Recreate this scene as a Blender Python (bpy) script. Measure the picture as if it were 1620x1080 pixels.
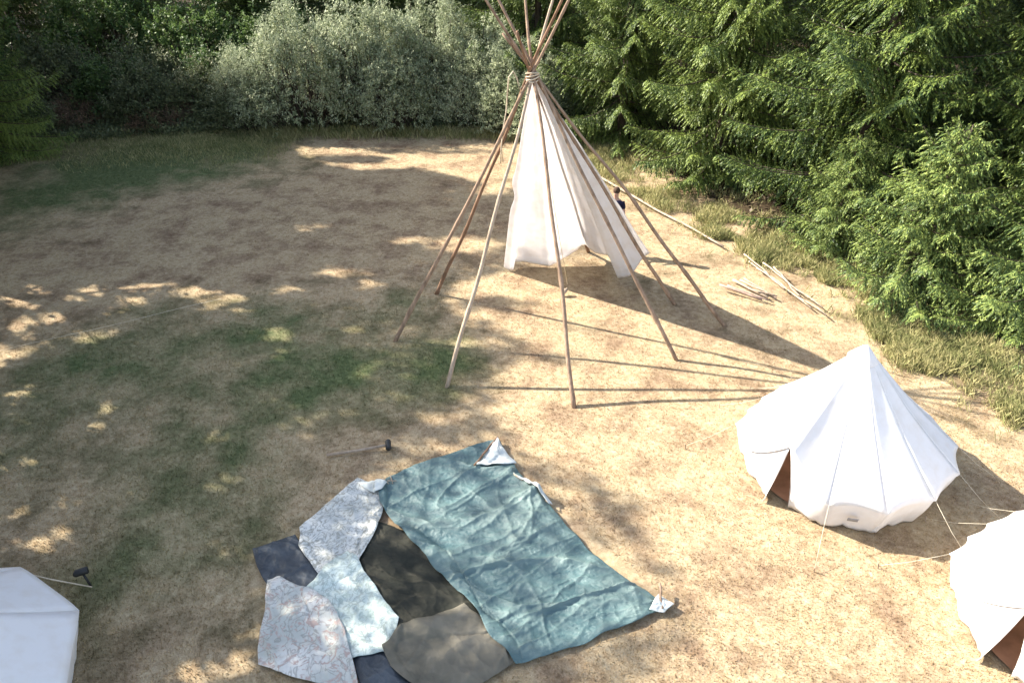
import bpy, bmesh, math, random
import numpy as np
from mathutils import Vector, Matrix
for o in list(bpy.data.objects): bpy.data.objects.remove(o)
R = math.radians
S = bpy.context.scene
COL = S.collection
# ------------------------------------------------------------------ camera, sky, sun, exposure
CAM_H, PITCH, FPX = 8.413, R(33), 1150.0
cam_d = bpy.data.cameras.new('camera'); cam = bpy.data.objects.new('camera', cam_d); COL.objects.link(cam)
cam.location = (0, 0, CAM_H); cam.rotation_euler = (R(90) - PITCH, 0, 0)
cam_d.sensor_width = 36; cam_d.lens = FPX / 1620 * 36; cam_d.clip_start = .1; cam_d.clip_end = 2000
S.camera = cam
SUN = Vector((-.757, .300, .580)).normalized()          # towards the sun
el, az = math.asin(SUN.z), math.atan2(SUN.x, SUN.y)
w = bpy.data.worlds.new('World'); S.world = w; w.use_nodes = True
nt = w.node_tree; bg = nt.nodes['Background']; sky = nt.nodes.new('ShaderNodeTexSky')
sky.sky_type = 'NISHITA'; sky.sun_disc = False; sky.sun_elevation = el; sky.sun_rotation = az
sky.air_density = 1.0; sky.dust_density = 1.5; sky.ozone_density = 1.0
hs = nt.nodes.new('ShaderNodeHueSaturation'); hs.inputs['Saturation'].default_value = .75; nt.links.new(sky.outputs[0], hs.inputs['Color']); nt.links.new(hs.outputs[0], bg.inputs[0]); bg.inputs[1].default_value = .125
sd = bpy.data.lights.new('sun', 'SUN'); sd.energy = 4.9; sd.angle = R(.55); sd.color = (1, .93, .82)
so = bpy.data.objects.new('sun', sd); COL.objects.link(so)
so.rotation_euler = SUN.to_track_quat('Z', 'Y').to_euler(); so.location = (-30, 12, 23)
V = S.view_settings; V.view_transform = 'Standard'; V.look = 'None'; V.exposure = 1.85; V.gamma = 1; V.use_curve_mapping = False
S.render.engine = 'CYCLES'
S.cycles.max_bounces = 6; S.cycles.transparent_max_bounces = 8; S.cycles.use_adaptive_sampling = True
S.cycles.use_denoising = True

rng = np.random.default_rng(7); random.seed(7)
def at(px, py, z=0.0):
    """pixel of the survey photograph -> world point at height z"""
    x, y = (px - 810) / FPX, -(py - 540) / FPX
    d = Vector((x, math.cos(PITCH) + y * math.sin(PITCH), -math.sin(PITCH) + y * math.cos(PITCH)))
    t = (z - CAM_H) / d.z
    return Vector((d.x * t, d.y * t, z))
def proj(x, y, z=0.0):
    D = y * math.cos(PITCH) + (CAM_H - z) * math.sin(PITCH); u = y * math.sin(PITCH) - (CAM_H - z) * math.cos(PITCH)
    return 810 + FPX * x / D, 540 - FPX * u / D

# ------------------------------------------------------------------ helpers
def tag(o, label=None, cat=None, group=None, kind=None):
    if label: o['label'] = label
    if cat: o['category'] = cat
    if group: o['group'] = group
    if kind: o['kind'] = kind
    return o
def empty(name, loc=(0, 0, 0), rz=0):
    o = bpy.data.objects.new(name, None); COL.objects.link(o); o.location = loc; o.rotation_euler.z = rz
    o.empty_display_size = .2
    return o
def meshobj(name, verts, faces, mat, parent=None, smooth=True):
    """verts (n,3) and faces either an (m,k) array or list of tuples"""
    me = bpy.data.meshes.new(name)
    verts = np.asarray(verts, dtype=np.float32)
    if isinstance(faces, np.ndarray):
        m, k = faces.shape
        me.vertices.add(len(verts)); me.vertices.foreach_set('co', verts.ravel())
        me.loops.add(m * k); me.loops.foreach_set('vertex_index', faces.astype(np.int32).ravel())
        me.polygons.add(m); me.polygons.foreach_set('loop_start', np.arange(0, m * k, k, dtype=np.int32))
        me.polygons.foreach_set('loop_total', np.full(m, k, dtype=np.int32))
        me.update(calc_edges=True)
    else:
        me.from_pydata([tuple(map(float, v)) for v in verts], [], faces); me.update()
    if smooth: me.polygons.foreach_set('use_smooth', np.ones(len(me.polygons), dtype=bool))
    if mat: me.materials.append(mat)
    o = bpy.data.objects.new(name, me); COL.objects.link(o)
    if parent: o.parent = parent
    return o
def solid(o, t, off=0):
    m = o.modifiers.new('thickness', 'SOLIDIFY'); m.thickness = t; m.offset = off
    return o
class MB:
    """collects tubes and grids into one mesh"""
    def __init__(s): s.v = []; s.f = []
    def tube(s, pts, rad, n=6, cap=True):
        pts = [Vector(p) for p in pts]; m = len(pts)
        if not hasattr(rad, '__len__'): rad = [rad] * m
        b = len(s.v); prev = None
        for i, p in enumerate(pts):
            t = (pts[min(i + 1, m - 1)] - pts[max(i - 1, 0)])
            if t.length < 1e-9: t = Vector((0, 0, 1))
            t.normalize()
            if prev is None:
                a = t.orthogonal().normalized()
            else:
                a = (prev - t * prev.dot(t)); a = a.normalized() if a.length > 1e-6 else t.orthogonal().normalized()
            prev = a; c = t.cross(a)
            for k in range(n):
                an = 2 * math.pi * k / n
                s.v.append(p + (a * math.cos(an) + c * math.sin(an)) * rad[i])
        for i in range(m - 1):
            for k in range(n):
                s.f.append((b + i * n + k, b + i * n + (k + 1) % n, b + (i + 1) * n + (k + 1) % n, b + (i + 1) * n + k))
        if cap:
            s.f.append(tuple(b + k for k in range(n))[::-1]); s.f.append(tuple(b + (m - 1) * n + k for k in range(n)))
        return s
    def grid(s, P):
        b = len(s.v); n, m = len(P), len(P[0])
        for row in P:
            for p in row: s.v.append(Vector(p))
        for i in range(n - 1):
            for j in range(m - 1):
                s.f.append((b + i * m + j, b + i * m + j + 1, b + (i + 1) * m + j + 1, b + (i + 1) * m + j))
        return s
    def build(s, name, mat, parent=None, smooth=True):
        return meshobj(name, s.v, s.f, mat, parent, smooth)
def copy_tree(o, parent=None):
    c = o.copy(); COL.objects.link(c); c.parent = parent
    for ch in list(o.children): copy_tree(ch, c)
    return c
_T = rng.random((512, 512))
def vnoise(x, y, seed=0):
    x = np.asarray(x, float) + seed * 17.31; y = np.asarray(y, float) + seed * 9.77
    xi = np.floor(x).astype(int); yi = np.floor(y).astype(int); fx = x - xi; fy = y - yi
    fx = fx * fx * (3 - 2 * fx); fy = fy * fy * (3 - 2 * fy)
    g = lambda a, b: _T[a % 512, b % 512]
    return (g(xi, yi) * (1 - fx) + g(xi + 1, yi) * fx) * (1 - fy) + (g(xi, yi + 1) * (1 - fx) + g(xi + 1, yi + 1) * fx) * fy
def fbm(x, y, seed=0, o=4):
    r = 0; a = .5; t = 0
    for i in range(o):
        r = r + a * vnoise(np.asarray(x) * 2 ** i, np.asarray(y) * 2 ** i, seed + i * 3); t += a; a *= .5
    return r / t
def inpoly(x, y, poly):
    x = np.asarray(x, float); y = np.asarray(y, float); r = np.zeros(x.shape, bool); n = len(poly)
    for i in range(n):
        x1, y1 = poly[i][:2]; x2, y2 = poly[(i + 1) % n][:2]
        if y1 == y2: continue
        c = ((y1 > y) != (y2 > y)) & (x < (x2 - x1) * (y - y1) / (y2 - y1) + x1)
        r ^= c
    return r

# ------------------------------------------------------------------ materials
def newmat(name, rough=.9, spec=.2):
    m = bpy.data.materials.new(name); m.use_nodes = True; t = m.node_tree
    b = t.nodes['Principled BSDF']; b.inputs['Roughness'].default_value = rough
    b.inputs['Specular IOR Level'].default_value = spec
    return m, t, b
def N(t, kind, **kw):
    n = t.nodes.new('ShaderNode' + kind)
    for k, v in kw.items():
        if k in n.inputs.keys(): n.inputs[k].default_value = v
        else: setattr(n, k, v)
    return n
def ramp(t, fac, stops):
    r = t.nodes.new('ShaderNodeValToRGB'); e = r.color_ramp.elements
    while len(e) < len(stops): e.new(.5)
    for i, (p, c) in enumerate(stops): e[i].position = p; e[i].color = (*c, 1)
    t.links.new(fac, r.inputs[0]); return r.outputs[0]
def mix(t, f, a, b, mode='MIX'):
    m = t.nodes.new('ShaderNodeMix'); m.data_type = 'RGBA'; m.blend_type = mode
    for s, v in ((m.inputs[0], f), (m.inputs[6], a), (m.inputs[7], b)):
        if isinstance(v, (int, float)): s.default_value = v
        elif isinstance(v, tuple): s.default_value = (*v, 1)
        else: t.links.new(v, s)
    return m.outputs[2]
def noise(t, co, scale, detail=4, rough=.55, dist=0.0):
    n = N(t, 'TexNoise'); n.inputs['Scale'].default_value = scale; n.inputs['Detail'].default_value = detail
    n.inputs['Roughness'].default_value = rough; n.inputs['Distortion'].default_value = dist
    if co is not None: t.links.new(co, n.inputs['Vector'])
    return n.outputs[0]
def rng_map(t, v, a, b, c=0.0, d=1.0):
    m = N(t, 'MapRange'); m.inputs[1].default_value = a; m.inputs[2].default_value = b
    m.inputs[3].default_value = c; m.inputs[4].default_value = d; t.links.new(v, m.inputs[0]); return m.outputs[0]
def bump(t, b, h, strength=.4, dist=.02):
    n = N(t, 'Bump'); n.inputs['Strength'].default_value = strength; n.inputs['Distance'].default_value = dist
    t.links.new(h, n.inputs['Height']); t.links.new(n.outputs[0], b.inputs['Normal'])

def grass_colour(t):
    """dry straw, bare brown thatch and green regrowth, in world coordinates; the 'green' attribute raises the green share"""
    g = N(t, 'NewGeometry'); co = g.outputs['Position']
    a = N(t, 'Attribute'); a.attribute_name = 'green'; ga = a.outputs['Fac']
    n1 = noise(t, co, .55, 5, .6); n2 = noise(t, co, 1.1, 6, .64, .15); n3 = noise(t, co, 9, 6, .8); n4 = noise(t, co, 45, 4, .75)
    straw = ramp(t, n3, [(.25, (.22, .15, .085)), (.42, (.335, .25, .150)), (.56, (.42, .33, .21)), (.75, (.52, .43, .295))])
    brown = ramp(t, n3, [(.25, (.095, .060, .038)), (.48, (.185, .12, .078)), (.72, (.31, .22, .15))])
    col = mix(t, rng_map(t, n2, .45, .66, 0, .88), straw, brown)
    green = ramp(t, n3, [(.25, (.045, .062, .028)), (.48, (.10, .125, .055)), (.72, (.20, .225, .105))])
    m = N(t, 'Math', operation='MULTIPLY_ADD'); t.links.new(n2, m.inputs[0]); m.inputs[1].default_value = .9; t.links.new(ga, m.inputs[2])
    m2 = N(t, 'Math', operation='MULTIPLY_ADD'); t.links.new(n1, m2.inputs[0]); m2.inputs[1].default_value = .8; t.links.new(m.outputs[0], m2.inputs[2])
    col = mix(t, rng_map(t, m2.outputs[0], .92, 1.62), col, green)
    dk = ramp(t, n4, [(.34, (.76, .75, .73)), (.6, (1.06, 1.06, 1.06))])
    return mix(t, 1.0, col, dk, 'MULTIPLY'), n3, n4
M = {}
m, t, b = newmat('dry_grass_ground', 1.0, .05)
c, n3, n4 = grass_colour(t); t.links.new(c, b.inputs['Base Color'])
mx = N(t, 'Math', operation='ADD'); t.links.new(n3, mx.inputs[0]); t.links.new(n4, mx.inputs[1]); bump(t, b, mx.outputs[0], .5, .02)
M['ground'] = m
def blade_mat(name, tint=(1.12, 1.1, 1.0)):
    m, t, b = newmat(name, .8, .15)
    c, _, _ = grass_colour(t)
    g = N(t, 'NewGeometry'); v = ramp(t, g.outputs['Random Per Island'], [(0, (.78, .76, .72)), (.6, (1.0, 1.0, .97)), (1, (1.15, 1.12, 1.05))])
    c = mix(t, 1.0, c, v, 'MULTIPLY'); c = mix(t, 1.0, c, tint, 'MULTIPLY'); t.links.new(c, b.inputs['Base Color'])
    return m
M['blade'] = blade_mat('grass_blade')
M['longblade'] = None
def leaf_mat(name, lo, mid, hi, back=None, trans=.25, rough=.6, spec=.3):
    m, t, b = newmat(name, rough, spec)
    g = N(t, 'NewGeometry'); oi = N(t, 'ObjectInfo')
    tc = N(t, 'TexCoord'); n = noise(t, tc.outputs['Object'], 1.1, 3)
    a = N(t, 'Math', operation='MULTIPLY_ADD'); t.links.new(g.outputs['Random Per Island'], a.inputs[0]); a.inputs[1].default_value = .55; t.links.new(n, a.inputs[2])
    a2 = N(t, 'Math', operation='MULTIPLY_ADD'); t.links.new(oi.outputs['Random'], a2.inputs[0]); a2.inputs[1].default_value = .18; t.links.new(a.outputs[0], a2.inputs[2])
    c = ramp(t, rng_map(t, a2.outputs[0], .38, 1.1), [(0, lo), (.5, mid), (1, hi)])
    if back: c = mix(t, g.outputs['Backfacing'], c, back)
    t.links.new(c, b.inputs['Base Color'])
    tr = N(t, 'BsdfTranslucent'); t.links.new(c, tr.inputs[0]); ms = N(t, 'MixShader'); ms.inputs[0].default_value = trans
    t.links.new(b.outputs[0], ms.inputs[1]); t.links.new(tr.outputs[0], ms.inputs[2])
    t.links.new(ms.outputs[0], t.nodes['Material Output'].inputs[0])
    return m
M['spruce'] = leaf_mat('spruce_needles', (.014, .032, .014), (.058, .095, .024), (.215, .275, .062), trans=.16, rough=.5)
M['young'] = leaf_mat('young_spruce_needles', (.020, .046, .018), (.078, .125, .034), (.27, .33, .085), trans=.16, rough=.5)
M['willow'] = leaf_mat('willow_leaves', (.085, .12, .05), (.22, .26, .13), (.50, .53, .33), back=(.38, .42, .30), trans=.25)
M['broad'] = leaf_mat('broad_leaves', (.028, .055, .020), (.060, .110, .034), (.15, .22, .06), trans=.3)
M['bramble'] = leaf_mat('bramble_leaves', (.028, .045, .020), (.070, .095, .038), (.16, .17, .07), back=(.12, .14, .08), trans=.2)
M['russet'] = leaf_mat('russet_leaves', (.05, .035, .022), (.10, .068, .042), (.20, .13, .075), trans=.2)
M['litter'] = leaf_mat('forest_litter', (.03, .022, .014), (.06, .043, .026), (.11, .08, .045), trans=0)
M['longblade'] = leaf_mat('long_grass_blade', (.09, .115, .038), (.23, .24, .095), (.47, .42, .21), trans=.25)
def bark(name, a, b_, sc=14):
    m, t, b = newmat(name, .9, .2); tc = N(t, 'TexCoord'); mp = N(t, 'Mapping'); mp.inputs['Scale'].default_value = (1, 1, .25)
    t.links.new(tc.outputs['Object'], mp.inputs[0]); n = noise(t, mp.outputs[0], sc, 5, .7)
    t.links.new(ramp(t, n, [(.3, a), (.7, b_)]), b.inputs['Base Color']); bump(t, b, n, .7, .03); return m
M['bark'] = bark('dark_bark', (.035, .026, .02), (.12, .095, .075))
M['birchbark'] = bark('birch_bark', (.10, .09, .08), (.45, .43, .40), 6)
M['pole'] = bark('peeled_pole_wood', (.15, .10, .068), (.36, .255, .18), 9)
M['poledark'] = bark('brown_pole_wood', (.13, .075, .045), (.28, .17, .11), 9)
M['palepole'] = bark('pale_weathered_wood', (.24, .18, .13), (.46, .37, .28), 9)
M['redwood'] = bark('reddish_split_wood', (.22, .145, .11), (.42, .31, .25), 9)
def canvas(name, col, trans=.35, sc=1.6, amp=.5, dirt=.12):
    m, t, b = newmat(name, .85, .15); tc = N(t, 'TexCoord'); n = noise(t, tc.outputs['Object'], sc, 4, .5, .3); n2 = noise(t, tc.outputs['Object'], 4.5, 5, .6)
    d = tuple(x * (1 - dirt * 1.3) * f for x, f in zip(col, (1, .97, .93)))
    cc = mix(t, rng_map(t, n2, .45, .75), col, d); t.links.new(cc, b.inputs['Base Color'])
    bump(t, b, n, amp, .05)
    tr = N(t, 'BsdfTranslucent'); t.links.new(cc, tr.inputs[0]); ms = N(t, 'MixShader'); ms.inputs[0].default_value = trans
    t.links.new(b.outputs[0], ms.inputs[1]); t.links.new(tr.outputs[0], ms.inputs[2]); t.links.new(ms.outputs[0], t.nodes['Material Output'].inputs[0])
    return m
M['canvas'] = canvas('white_tipi_canvas', (.86, .835, .825), .52, 1.6, .3, .05)
M['tentcloth'] = canvas('white_tent_canvas', (.80, .78, .77), .22, 1.2, .35, .05)
def plain(name, col, rough=.7, spec=.3, var=.25, sc=6):
    m, t, b = newmat(name, rough, spec); tc = N(t, 'TexCoord'); n = noise(t, tc.outputs['Object'], sc, 4)
    t.links.new(ramp(t, n, [(.3, tuple(x * (1 - var) for x in col)), (.7, tuple(min(1, x * (1 + var)) for x in col))]), b.inputs['Base Color']); return m
M['rope'] = plain('pale_rope', (.52, .44, .33), .9, .1)
M['guy'] = plain('thin_guy_cord', (.72, .64, .50), .9, .1)
M['black'] = plain('black_rubber', (.02, .02, .02), .6, .4)
M['steel'] = plain('grey_steel', (.22, .22, .22), .5, .5)
M['tentfloor'] = plain('brown_groundsheet', (.42, .22, .13), .9, .1, .25, 3)
M['skin'] = plain('skin', (.46, .28, .21), .6, .3, .06); M['hair'] = plain('brown_hair', (.06, .035, .022), .8, .2)
M['navycloth'] = plain('navy_shirt', (.018, .016, .04), .9, .1); M['denim'] = plain('grey_trousers', (.08, .09, .12), .9, .1)
M['patch'] = plain('grey_label_patch', (.25, .25, .26), .8, .2)
def sheet(name, stops, sc, rough, spec, coat=0, fold=(.35, .03), aniso=(1, 1, 1), det=5, rot=0):
    m, t, b = newmat(name, rough, spec); tc = N(t, 'TexCoord'); mp = N(t, 'Mapping'); mp.inputs['Scale'].default_value = aniso; mp.inputs['Rotation'].default_value = (0, 0, rot)
    t.links.new(tc.outputs['Object'], mp.inputs[0])
    n = noise(t, mp.outputs[0], sc, det, .62, .6); wa = N(t, 'Attribute'); wa.attribute_name = 'crest_light'; t.links.new(mix(t, rng_map(t, wa.outputs['Fac'], .25, 1.0, 0, .55), ramp(t, n, stops), stops[-1][1]), b.inputs['Base Color'])  # light on the fold crests is painted into the colour
    f = noise(t, mp.outputs[0], 7, 6, .7, 1.5); bump(t, b, f, fold[0], fold[1]); b.inputs['Sheen Weight'].default_value = coat; return m
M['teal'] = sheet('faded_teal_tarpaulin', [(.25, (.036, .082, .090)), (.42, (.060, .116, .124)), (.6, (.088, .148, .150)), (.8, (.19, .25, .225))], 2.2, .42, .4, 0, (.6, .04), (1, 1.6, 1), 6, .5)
M['white_side'] = plain('white_tarpaulin_reverse', (.50, .53, .51), .6, .3, .08)
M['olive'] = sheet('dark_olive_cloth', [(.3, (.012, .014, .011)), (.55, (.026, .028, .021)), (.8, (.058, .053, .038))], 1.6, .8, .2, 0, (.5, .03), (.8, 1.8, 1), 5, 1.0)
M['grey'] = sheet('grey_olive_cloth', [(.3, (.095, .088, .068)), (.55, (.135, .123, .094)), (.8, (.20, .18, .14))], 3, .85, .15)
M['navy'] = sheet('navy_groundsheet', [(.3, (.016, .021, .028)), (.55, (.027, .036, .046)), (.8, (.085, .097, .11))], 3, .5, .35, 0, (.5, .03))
def floral(name, base, mark1, mark2, bg2, sc=8.0, fine=True):
    m, t, b = newmat(name, .9, .1); tc = N(t, 'TexCoord'); co = tc.outputs['Object']
    big = noise(t, co, 1.4, 3); base_c = mix(t, rng_map(t, big, .4, .62), base, bg2)
    n1 = noise(t, co, sc, 3, .5, 2.2); n2 = noise(t, co, sc * 1.3, 2, .5, 3.0); 
    a = ramp(t, n1, [(.0, (0, 0, 0)), (.45, (0, 0, 0)), (.49, (.6, .6, .6)), (.51, (.6, .6, .6)), (.55, (0, 0, 0)), (1, (0, 0, 0))])
    c1 = mix(t, a, base_c, mark1)
    c2 = mix(t, ramp(t, n2, [(.54, (0, 0, 0)), (.64, (1, 1, 1))]), c1, mark2)
    t.links.new(c2, b.inputs['Base Color']); bump(t, b, noise(t, co, 9, 5, .6, 1.0), .5, .03); return m
M['floral1'] = floral('patterned_white_cloth', (.64, .64, .60), (.19, .20, .18), (.32, .32, .28), (.44, .45, .42), 4.5)
M['floral2'] = floral('mint_patterned_cloth', (.57, .63, .58), (.26, .32, .28), (.37, .41, .37), (.40, .47, .43), 4.5)
M['floral3'] = floral('rose_patterned_cloth', (.62, .60, .55), (.24, .23, .20), (.42, .33, .29), (.43, .44, .40), 3.6)

# ------------------------------------------------------------------ ground
FOREST = [at(760, 205), at(900, 228), at(955, 262), at(1090, 335), at(1200, 395), at(1290, 420), at(1350, 465), at(1430, 540), at(1500, 590), at(1640, 660)]   # edge of the woodland
def px_blobs(lst):
    out = []
    for (x, y, rx, ry, a) in lst:
        c = at(x, y); ex = (at(x + rx, y) - c).length; ey = (at(x, y - ry) - at(x, y + ry)).length / 2
        out.append((c.x, c.y, ex, ey, a))
    return out
GREEN = px_blobs([(300, 245, 170, 50, .85), (90, 300, 120, 50, .65), (420, 215, 60, 25, .5), (540, 590, 120, 70, .42), (690, 560, 70, 60, .55), (60, 640, 110, 130, .35), (300, 640, 200, 90, .25), (160, 850, 170, 80, .25),
                  (740, 440, 90, 25, .25), (90, 1000, 120, 70, .25), (230, 900, 120, 60, .25), (870, 630, 40, 18, .25), (480, 480, 140, 40, .2), (650, 480, 70, 30, .3), (350, 760, 140, 80, .35), (420, 560, 200, 90, .3), (180, 540, 160, 60, .3), (1480, 600, 60, 30, .3), (1360, 490, 60, 30, .25)])
DRY = px_blobs([(1200, 820, 330, 260, -.35), (1000, 660, 180, 60, -.3), (620, 230, 180, 26, -.3), (300, 360, 260, 60, -.35), (560, 320, 180, 50, -.35), (1300, 1000, 300, 100, -.3), (650, 700, 120, 40, -.2)])
def green_at(x, y):
    g = np.full(np.shape(x), -.02)
    for cx, cy, rx, ry, a in GREEN + DRY:
        d = ((x - cx) / rx) ** 2 + ((y - cy) / ry) ** 2
        g = g + a * np.exp(-d * .9)
    g = g + (fbm(x * .45, y * .45, 5) - .5) * .5
    far = np.clip((np.hypot(x, y - 12) - 19) / 6, 0, 1)
    return g + far * .35
def set_green(o, x, y):
    at_ = o.data.attributes.new('green', 'FLOAT', 'POINT'); at_.data.foreach_set('value', np.asarray(green_at(x, y), np.float32))
def flat_mask(x, y):
    return np.clip((np.hypot(x - 1, y - 10) - 3) / 10, 0, 1)
def gz(x, y):
    return -.035 + .045 * (fbm(np.asarray(x) * .6, np.asarray(y) * .6, 11) - .5)
xs = np.concatenate([np.linspace(-1500, -40, 12)[:-1], np.linspace(-40, 40, 321), np.linspace(40, 1500, 12)[1:]])
ys = np.concatenate([np.linspace(-1500, -6, 10)[:-1], np.linspace(-6, 56, 249), np.linspace(56, 1500, 12)[1:]])
X, Y = np.meshgrid(xs, ys); Z = gz(X, Y)
nx, ny = len(xs), len(ys); idx = np.arange(nx * ny).reshape(ny, nx)
F = np.stack([idx[:-1, :-1], idx[:-1, 1:], idx[1:, 1:], idx[1:, :-1]], -1).reshape(-1, 4)
go = meshobj('ground', np.stack([X, Y, Z], -1).reshape(-1, 3), F, M['ground']); set_green(go, X.ravel(), Y.ravel()); tag(go, kind='structure')

# tarps and tents leave the turf under them
TARP_ZONE = [[at(*p) for p in q] for q in ([(600, 755), (790, 695), (875, 790), (1070, 958), (815, 1052), (560, 1090), (405, 1055), (395, 865), (475, 830), (560, 755)],)]
TENTS = [(5.40, 9.25, 1.5), (7.55, 6.1, 1.5), (-7.05, 4.75, 1.5)]
def free(x, y):
    k = np.ones(np.shape(x), bool)
    for p in TARP_ZONE: k &= ~inpoly(x, y, p)
    for cx, cy, r in TENTS: k &= np.hypot(x - cx, y - cy) > r
    return k
def blades(name, x, y, h, wd, mat, lean=.45, z=None):
    n = len(x); a = rng.random(n) * 6.283; la = rng.random(n) * 6.283; ln = rng.random(n) * lean + .1
    z = gz(x, y) if z is None else z
    ax, ay = np.cos(a) * wd / 2, np.sin(a) * wd / 2; dx, dy = np.cos(la) * ln * h, np.sin(la) * ln * h
    hz = h * np.sqrt(np.clip(1 - ln ** 2 * .8, .15, 1))
    v = np.empty((n, 4, 3)); v[:, 0] = np.stack([x - ax, y - ay, z - .01], -1); v[:, 1] = np.stack([x + ax, y + ay, z - .01], -1)
    v[:, 2] = np.stack([x + ax * .6 + dx * .45, y + ay * .6 + dy * .45, z + hz * .6], -1)
    v[:, 3] = np.stack([x + dx, y + dy, z + hz], -1)
    f = np.arange(n * 4).reshape(n, 4)
    o = meshobj(name, v.reshape(-1, 3), f, mat, smooth=False)
    set_green(o, np.repeat(x, 4), np.repeat(y, 4)); return tag(o, kind='stuff')
def frustum_pts(n, y0, y1, pw=1.0, margin=1.12):
    y = y0 + (y1 - y0) * rng.random(n) ** pw; D = y * math.cos(PITCH) + CAM_H * math.sin(PITCH)
    x = (rng.random(n) * 2 - 1) * D * 810 / FPX * margin
    return x, y
x, y = frustum_pts(420000, 4.3, 26, 1.25)
k = free(x, y) & (rng.random(len(x)) < .25 + fbm(x * 2.2, y * 2.2, 3)); x, y = x[k], y[k]
g = np.clip(green_at(x, y), -.3, .9)
blades('grass', x, y, (.018 + .024 * rng.random(len(x))) * (1 + .9 * np.clip(g, 0, 1)), .007 + .007 * rng.random(len(x)), M['blade'], .95)
tag(bpy.data.objects['grass'], 'short dry straw coloured grass thatch covering the clearing', 'grass')

# ------------------------------------------------------------------ leaf quads
def unit(v): return v / np.maximum(np.linalg.norm(v, axis=-1, keepdims=True), 1e-9)
def leaf_quads(C, D, L, W, up=(0, 0, 1), roll=1.0):
    n = len(C); D = unit(D); s = np.cross(D, np.asarray(up, float)) + rng.normal(0, .35 * roll, (n, 3)); s = unit(s - D * (s * D).sum(-1, keepdims=True))
    L = np.broadcast_to(L, (n,))[:, None]; W = np.broadcast_to(W, (n,))[:, None]
    v = np.empty((n, 4, 3)); v[:, 0] = C; v[:, 1] = C + D * L * .5 + s * W / 2; v[:, 2] = C + D * L; v[:, 3] = C + D * L * .5 - s * W / 2
    return v
def leafobj(name, vs, mat, parent):
    v = np.concatenate(vs).reshape(-1, 3); return meshobj(name, v, np.arange(len(v)).reshape(-1, 4), mat, parent, smooth=False)

# ------------------------------------------------------------------ spruces
def make_spruce(Ht, Lmax, z0, mat, sprig=.12, seed=1, dens=1.0, gap=.34):
    global rng
    keep = rng; rng = np.random.default_rng(seed)
    root = empty('spruce_tree'); tb = MB(); vs = []
    nz = 9; bend = rng.normal(0, .04, (nz, 2)).cumsum(0) * .5
    tp = [(bend[i, 0] * (i > 0), bend[i, 1] * (i > 0), Ht * i / (nz - 1)) for i in range(nz)]
    tb.tube(tp, [max(.012 * Ht * (1 - i / (nz - 1)) + .012, .015) for i in range(nz)], 9)
    z = z0; ph = 0
    while z < Ht - .15:
        q = z / Ht; nb = int(rng.integers(5, 8)); 
        for kb in range(nb):
            if rng.random() < .14: continue
            a = ph + 6.283 * kb / nb + rng.normal(0, .22); L = Lmax * (1 - q) ** .75 * (.55 + .65 * rng.random()) * (1 if q > .12 else .72 + q * 2.3) + .1
            out = np.array([math.cos(a), math.sin(a), 0]); side = np.array([-out[1], out[0], 0]); zb = z + rng.normal(0, .08)
            drp = (.30 - .55 * q) + rng.normal(0, .06); n = max(4, int(L / .2)); s = np.linspace(0, 1, n)
            zz = zb - drp * L * s * 1.5 + (.26 + .12 * rng.random()) * L * s ** 2.2
            sw = rng.normal(0, .12) * L * s ** 2
            P = out[None] * (L * s)[:, None] + side[None] * sw[:, None]; P[:, 2] = zz
            tb.tube([tuple(p) for p in P], [.009 * L * (1 - .85 * t_) + .003 for t_ in s], 4, False)
            T = unit(np.gradient(P, axis=0))
            m = max(3, int(L / .105 * dens)); st = np.linspace(.14, 1, m)
            ut = rng.random(int(L * 70)) ** .8; Pt = np.stack([np.interp(ut, s, P[:, c_]) for c_ in range(3)], -1) + rng.normal(0, .025, (len(ut), 3)); Dt = T[(ut * (n - 1)).astype(int)] * .7 + rng.normal(0, .4, (len(ut), 3)); Dt[:, 2] += .35
            vs.append(leaf_quads(Pt, Dt, sprig * 1.1, sprig * .24))
            for j, sj in enumerate(st):
                p = np.array([np.interp(sj, s, P[:, c_]) for c_ in range(3)]); tt = T[min(int(sj * (n - 1)), n - 1)]
                for sg in ((-1, 1) if sj < .97 else (0,)):
                    l2 = (.16 + .42 * (1 - sj) ** .7 * min(L, 2.4) * .62) * (.7 + .6 * rng.random())
                    d2 = tt * (.62 + .3 * sj) + side * sg * (.75 + rng.normal(0, .15)); d2[2] -= .12 + .35 * rng.random(); d2 /= np.linalg.norm(d2)
                    ns = max(3, int(l2 / .025)); u = (np.arange(ns) + .5) / ns
                    C = p + d2 * (u * l2)[:, None]; C[:, 2] -= (.35 + .4 * rng.random()) * l2 * u ** 2
                    sd_ = np.cross(d2, [0, 0, 1]); sd_ /= np.linalg.norm(sd_)
                    sgn = np.where(np.arange(ns) % 2, 1, -1)[:, None]
                    D = d2 * .9 + sd_ * sgn * .42 + rng.normal(0, .14, (ns, 3)); D[:, 2] -= .25 + .6 * u
                    vs.append(leaf_quads(C, D, sprig * (.8 + .6 * rng.random(ns)) * (1.15 - .4 * u), sprig * .26 * (.8 + .5 * rng.random(ns))))
                    D = d2 * .5 + rng.normal(0, .3, (ns, 3)); D[:, 2] -= .55
                    vs.append(leaf_quads(C, D, sprig * .95, sprig * .26))
        z += gap * (1 - .45 * q) * (.8 + .4 * rng.random()); ph += 2.4
    # dense leader tip
    tb.build('trunk', M['bark'], root); leafobj('crown', vs, mat, root); rng = keep
    return root
SPR = [make_spruce(13.5, 3.3, .5, M['spruce'], .095, 11, gap=.42), make_spruce(16, 3.0, .9, M['spruce'], .095, 12, .95, gap=.44)]
YNG = make_spruce(4.3, 2.1, .18, M['young'], .085, 13, 1.1, .27)

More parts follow.
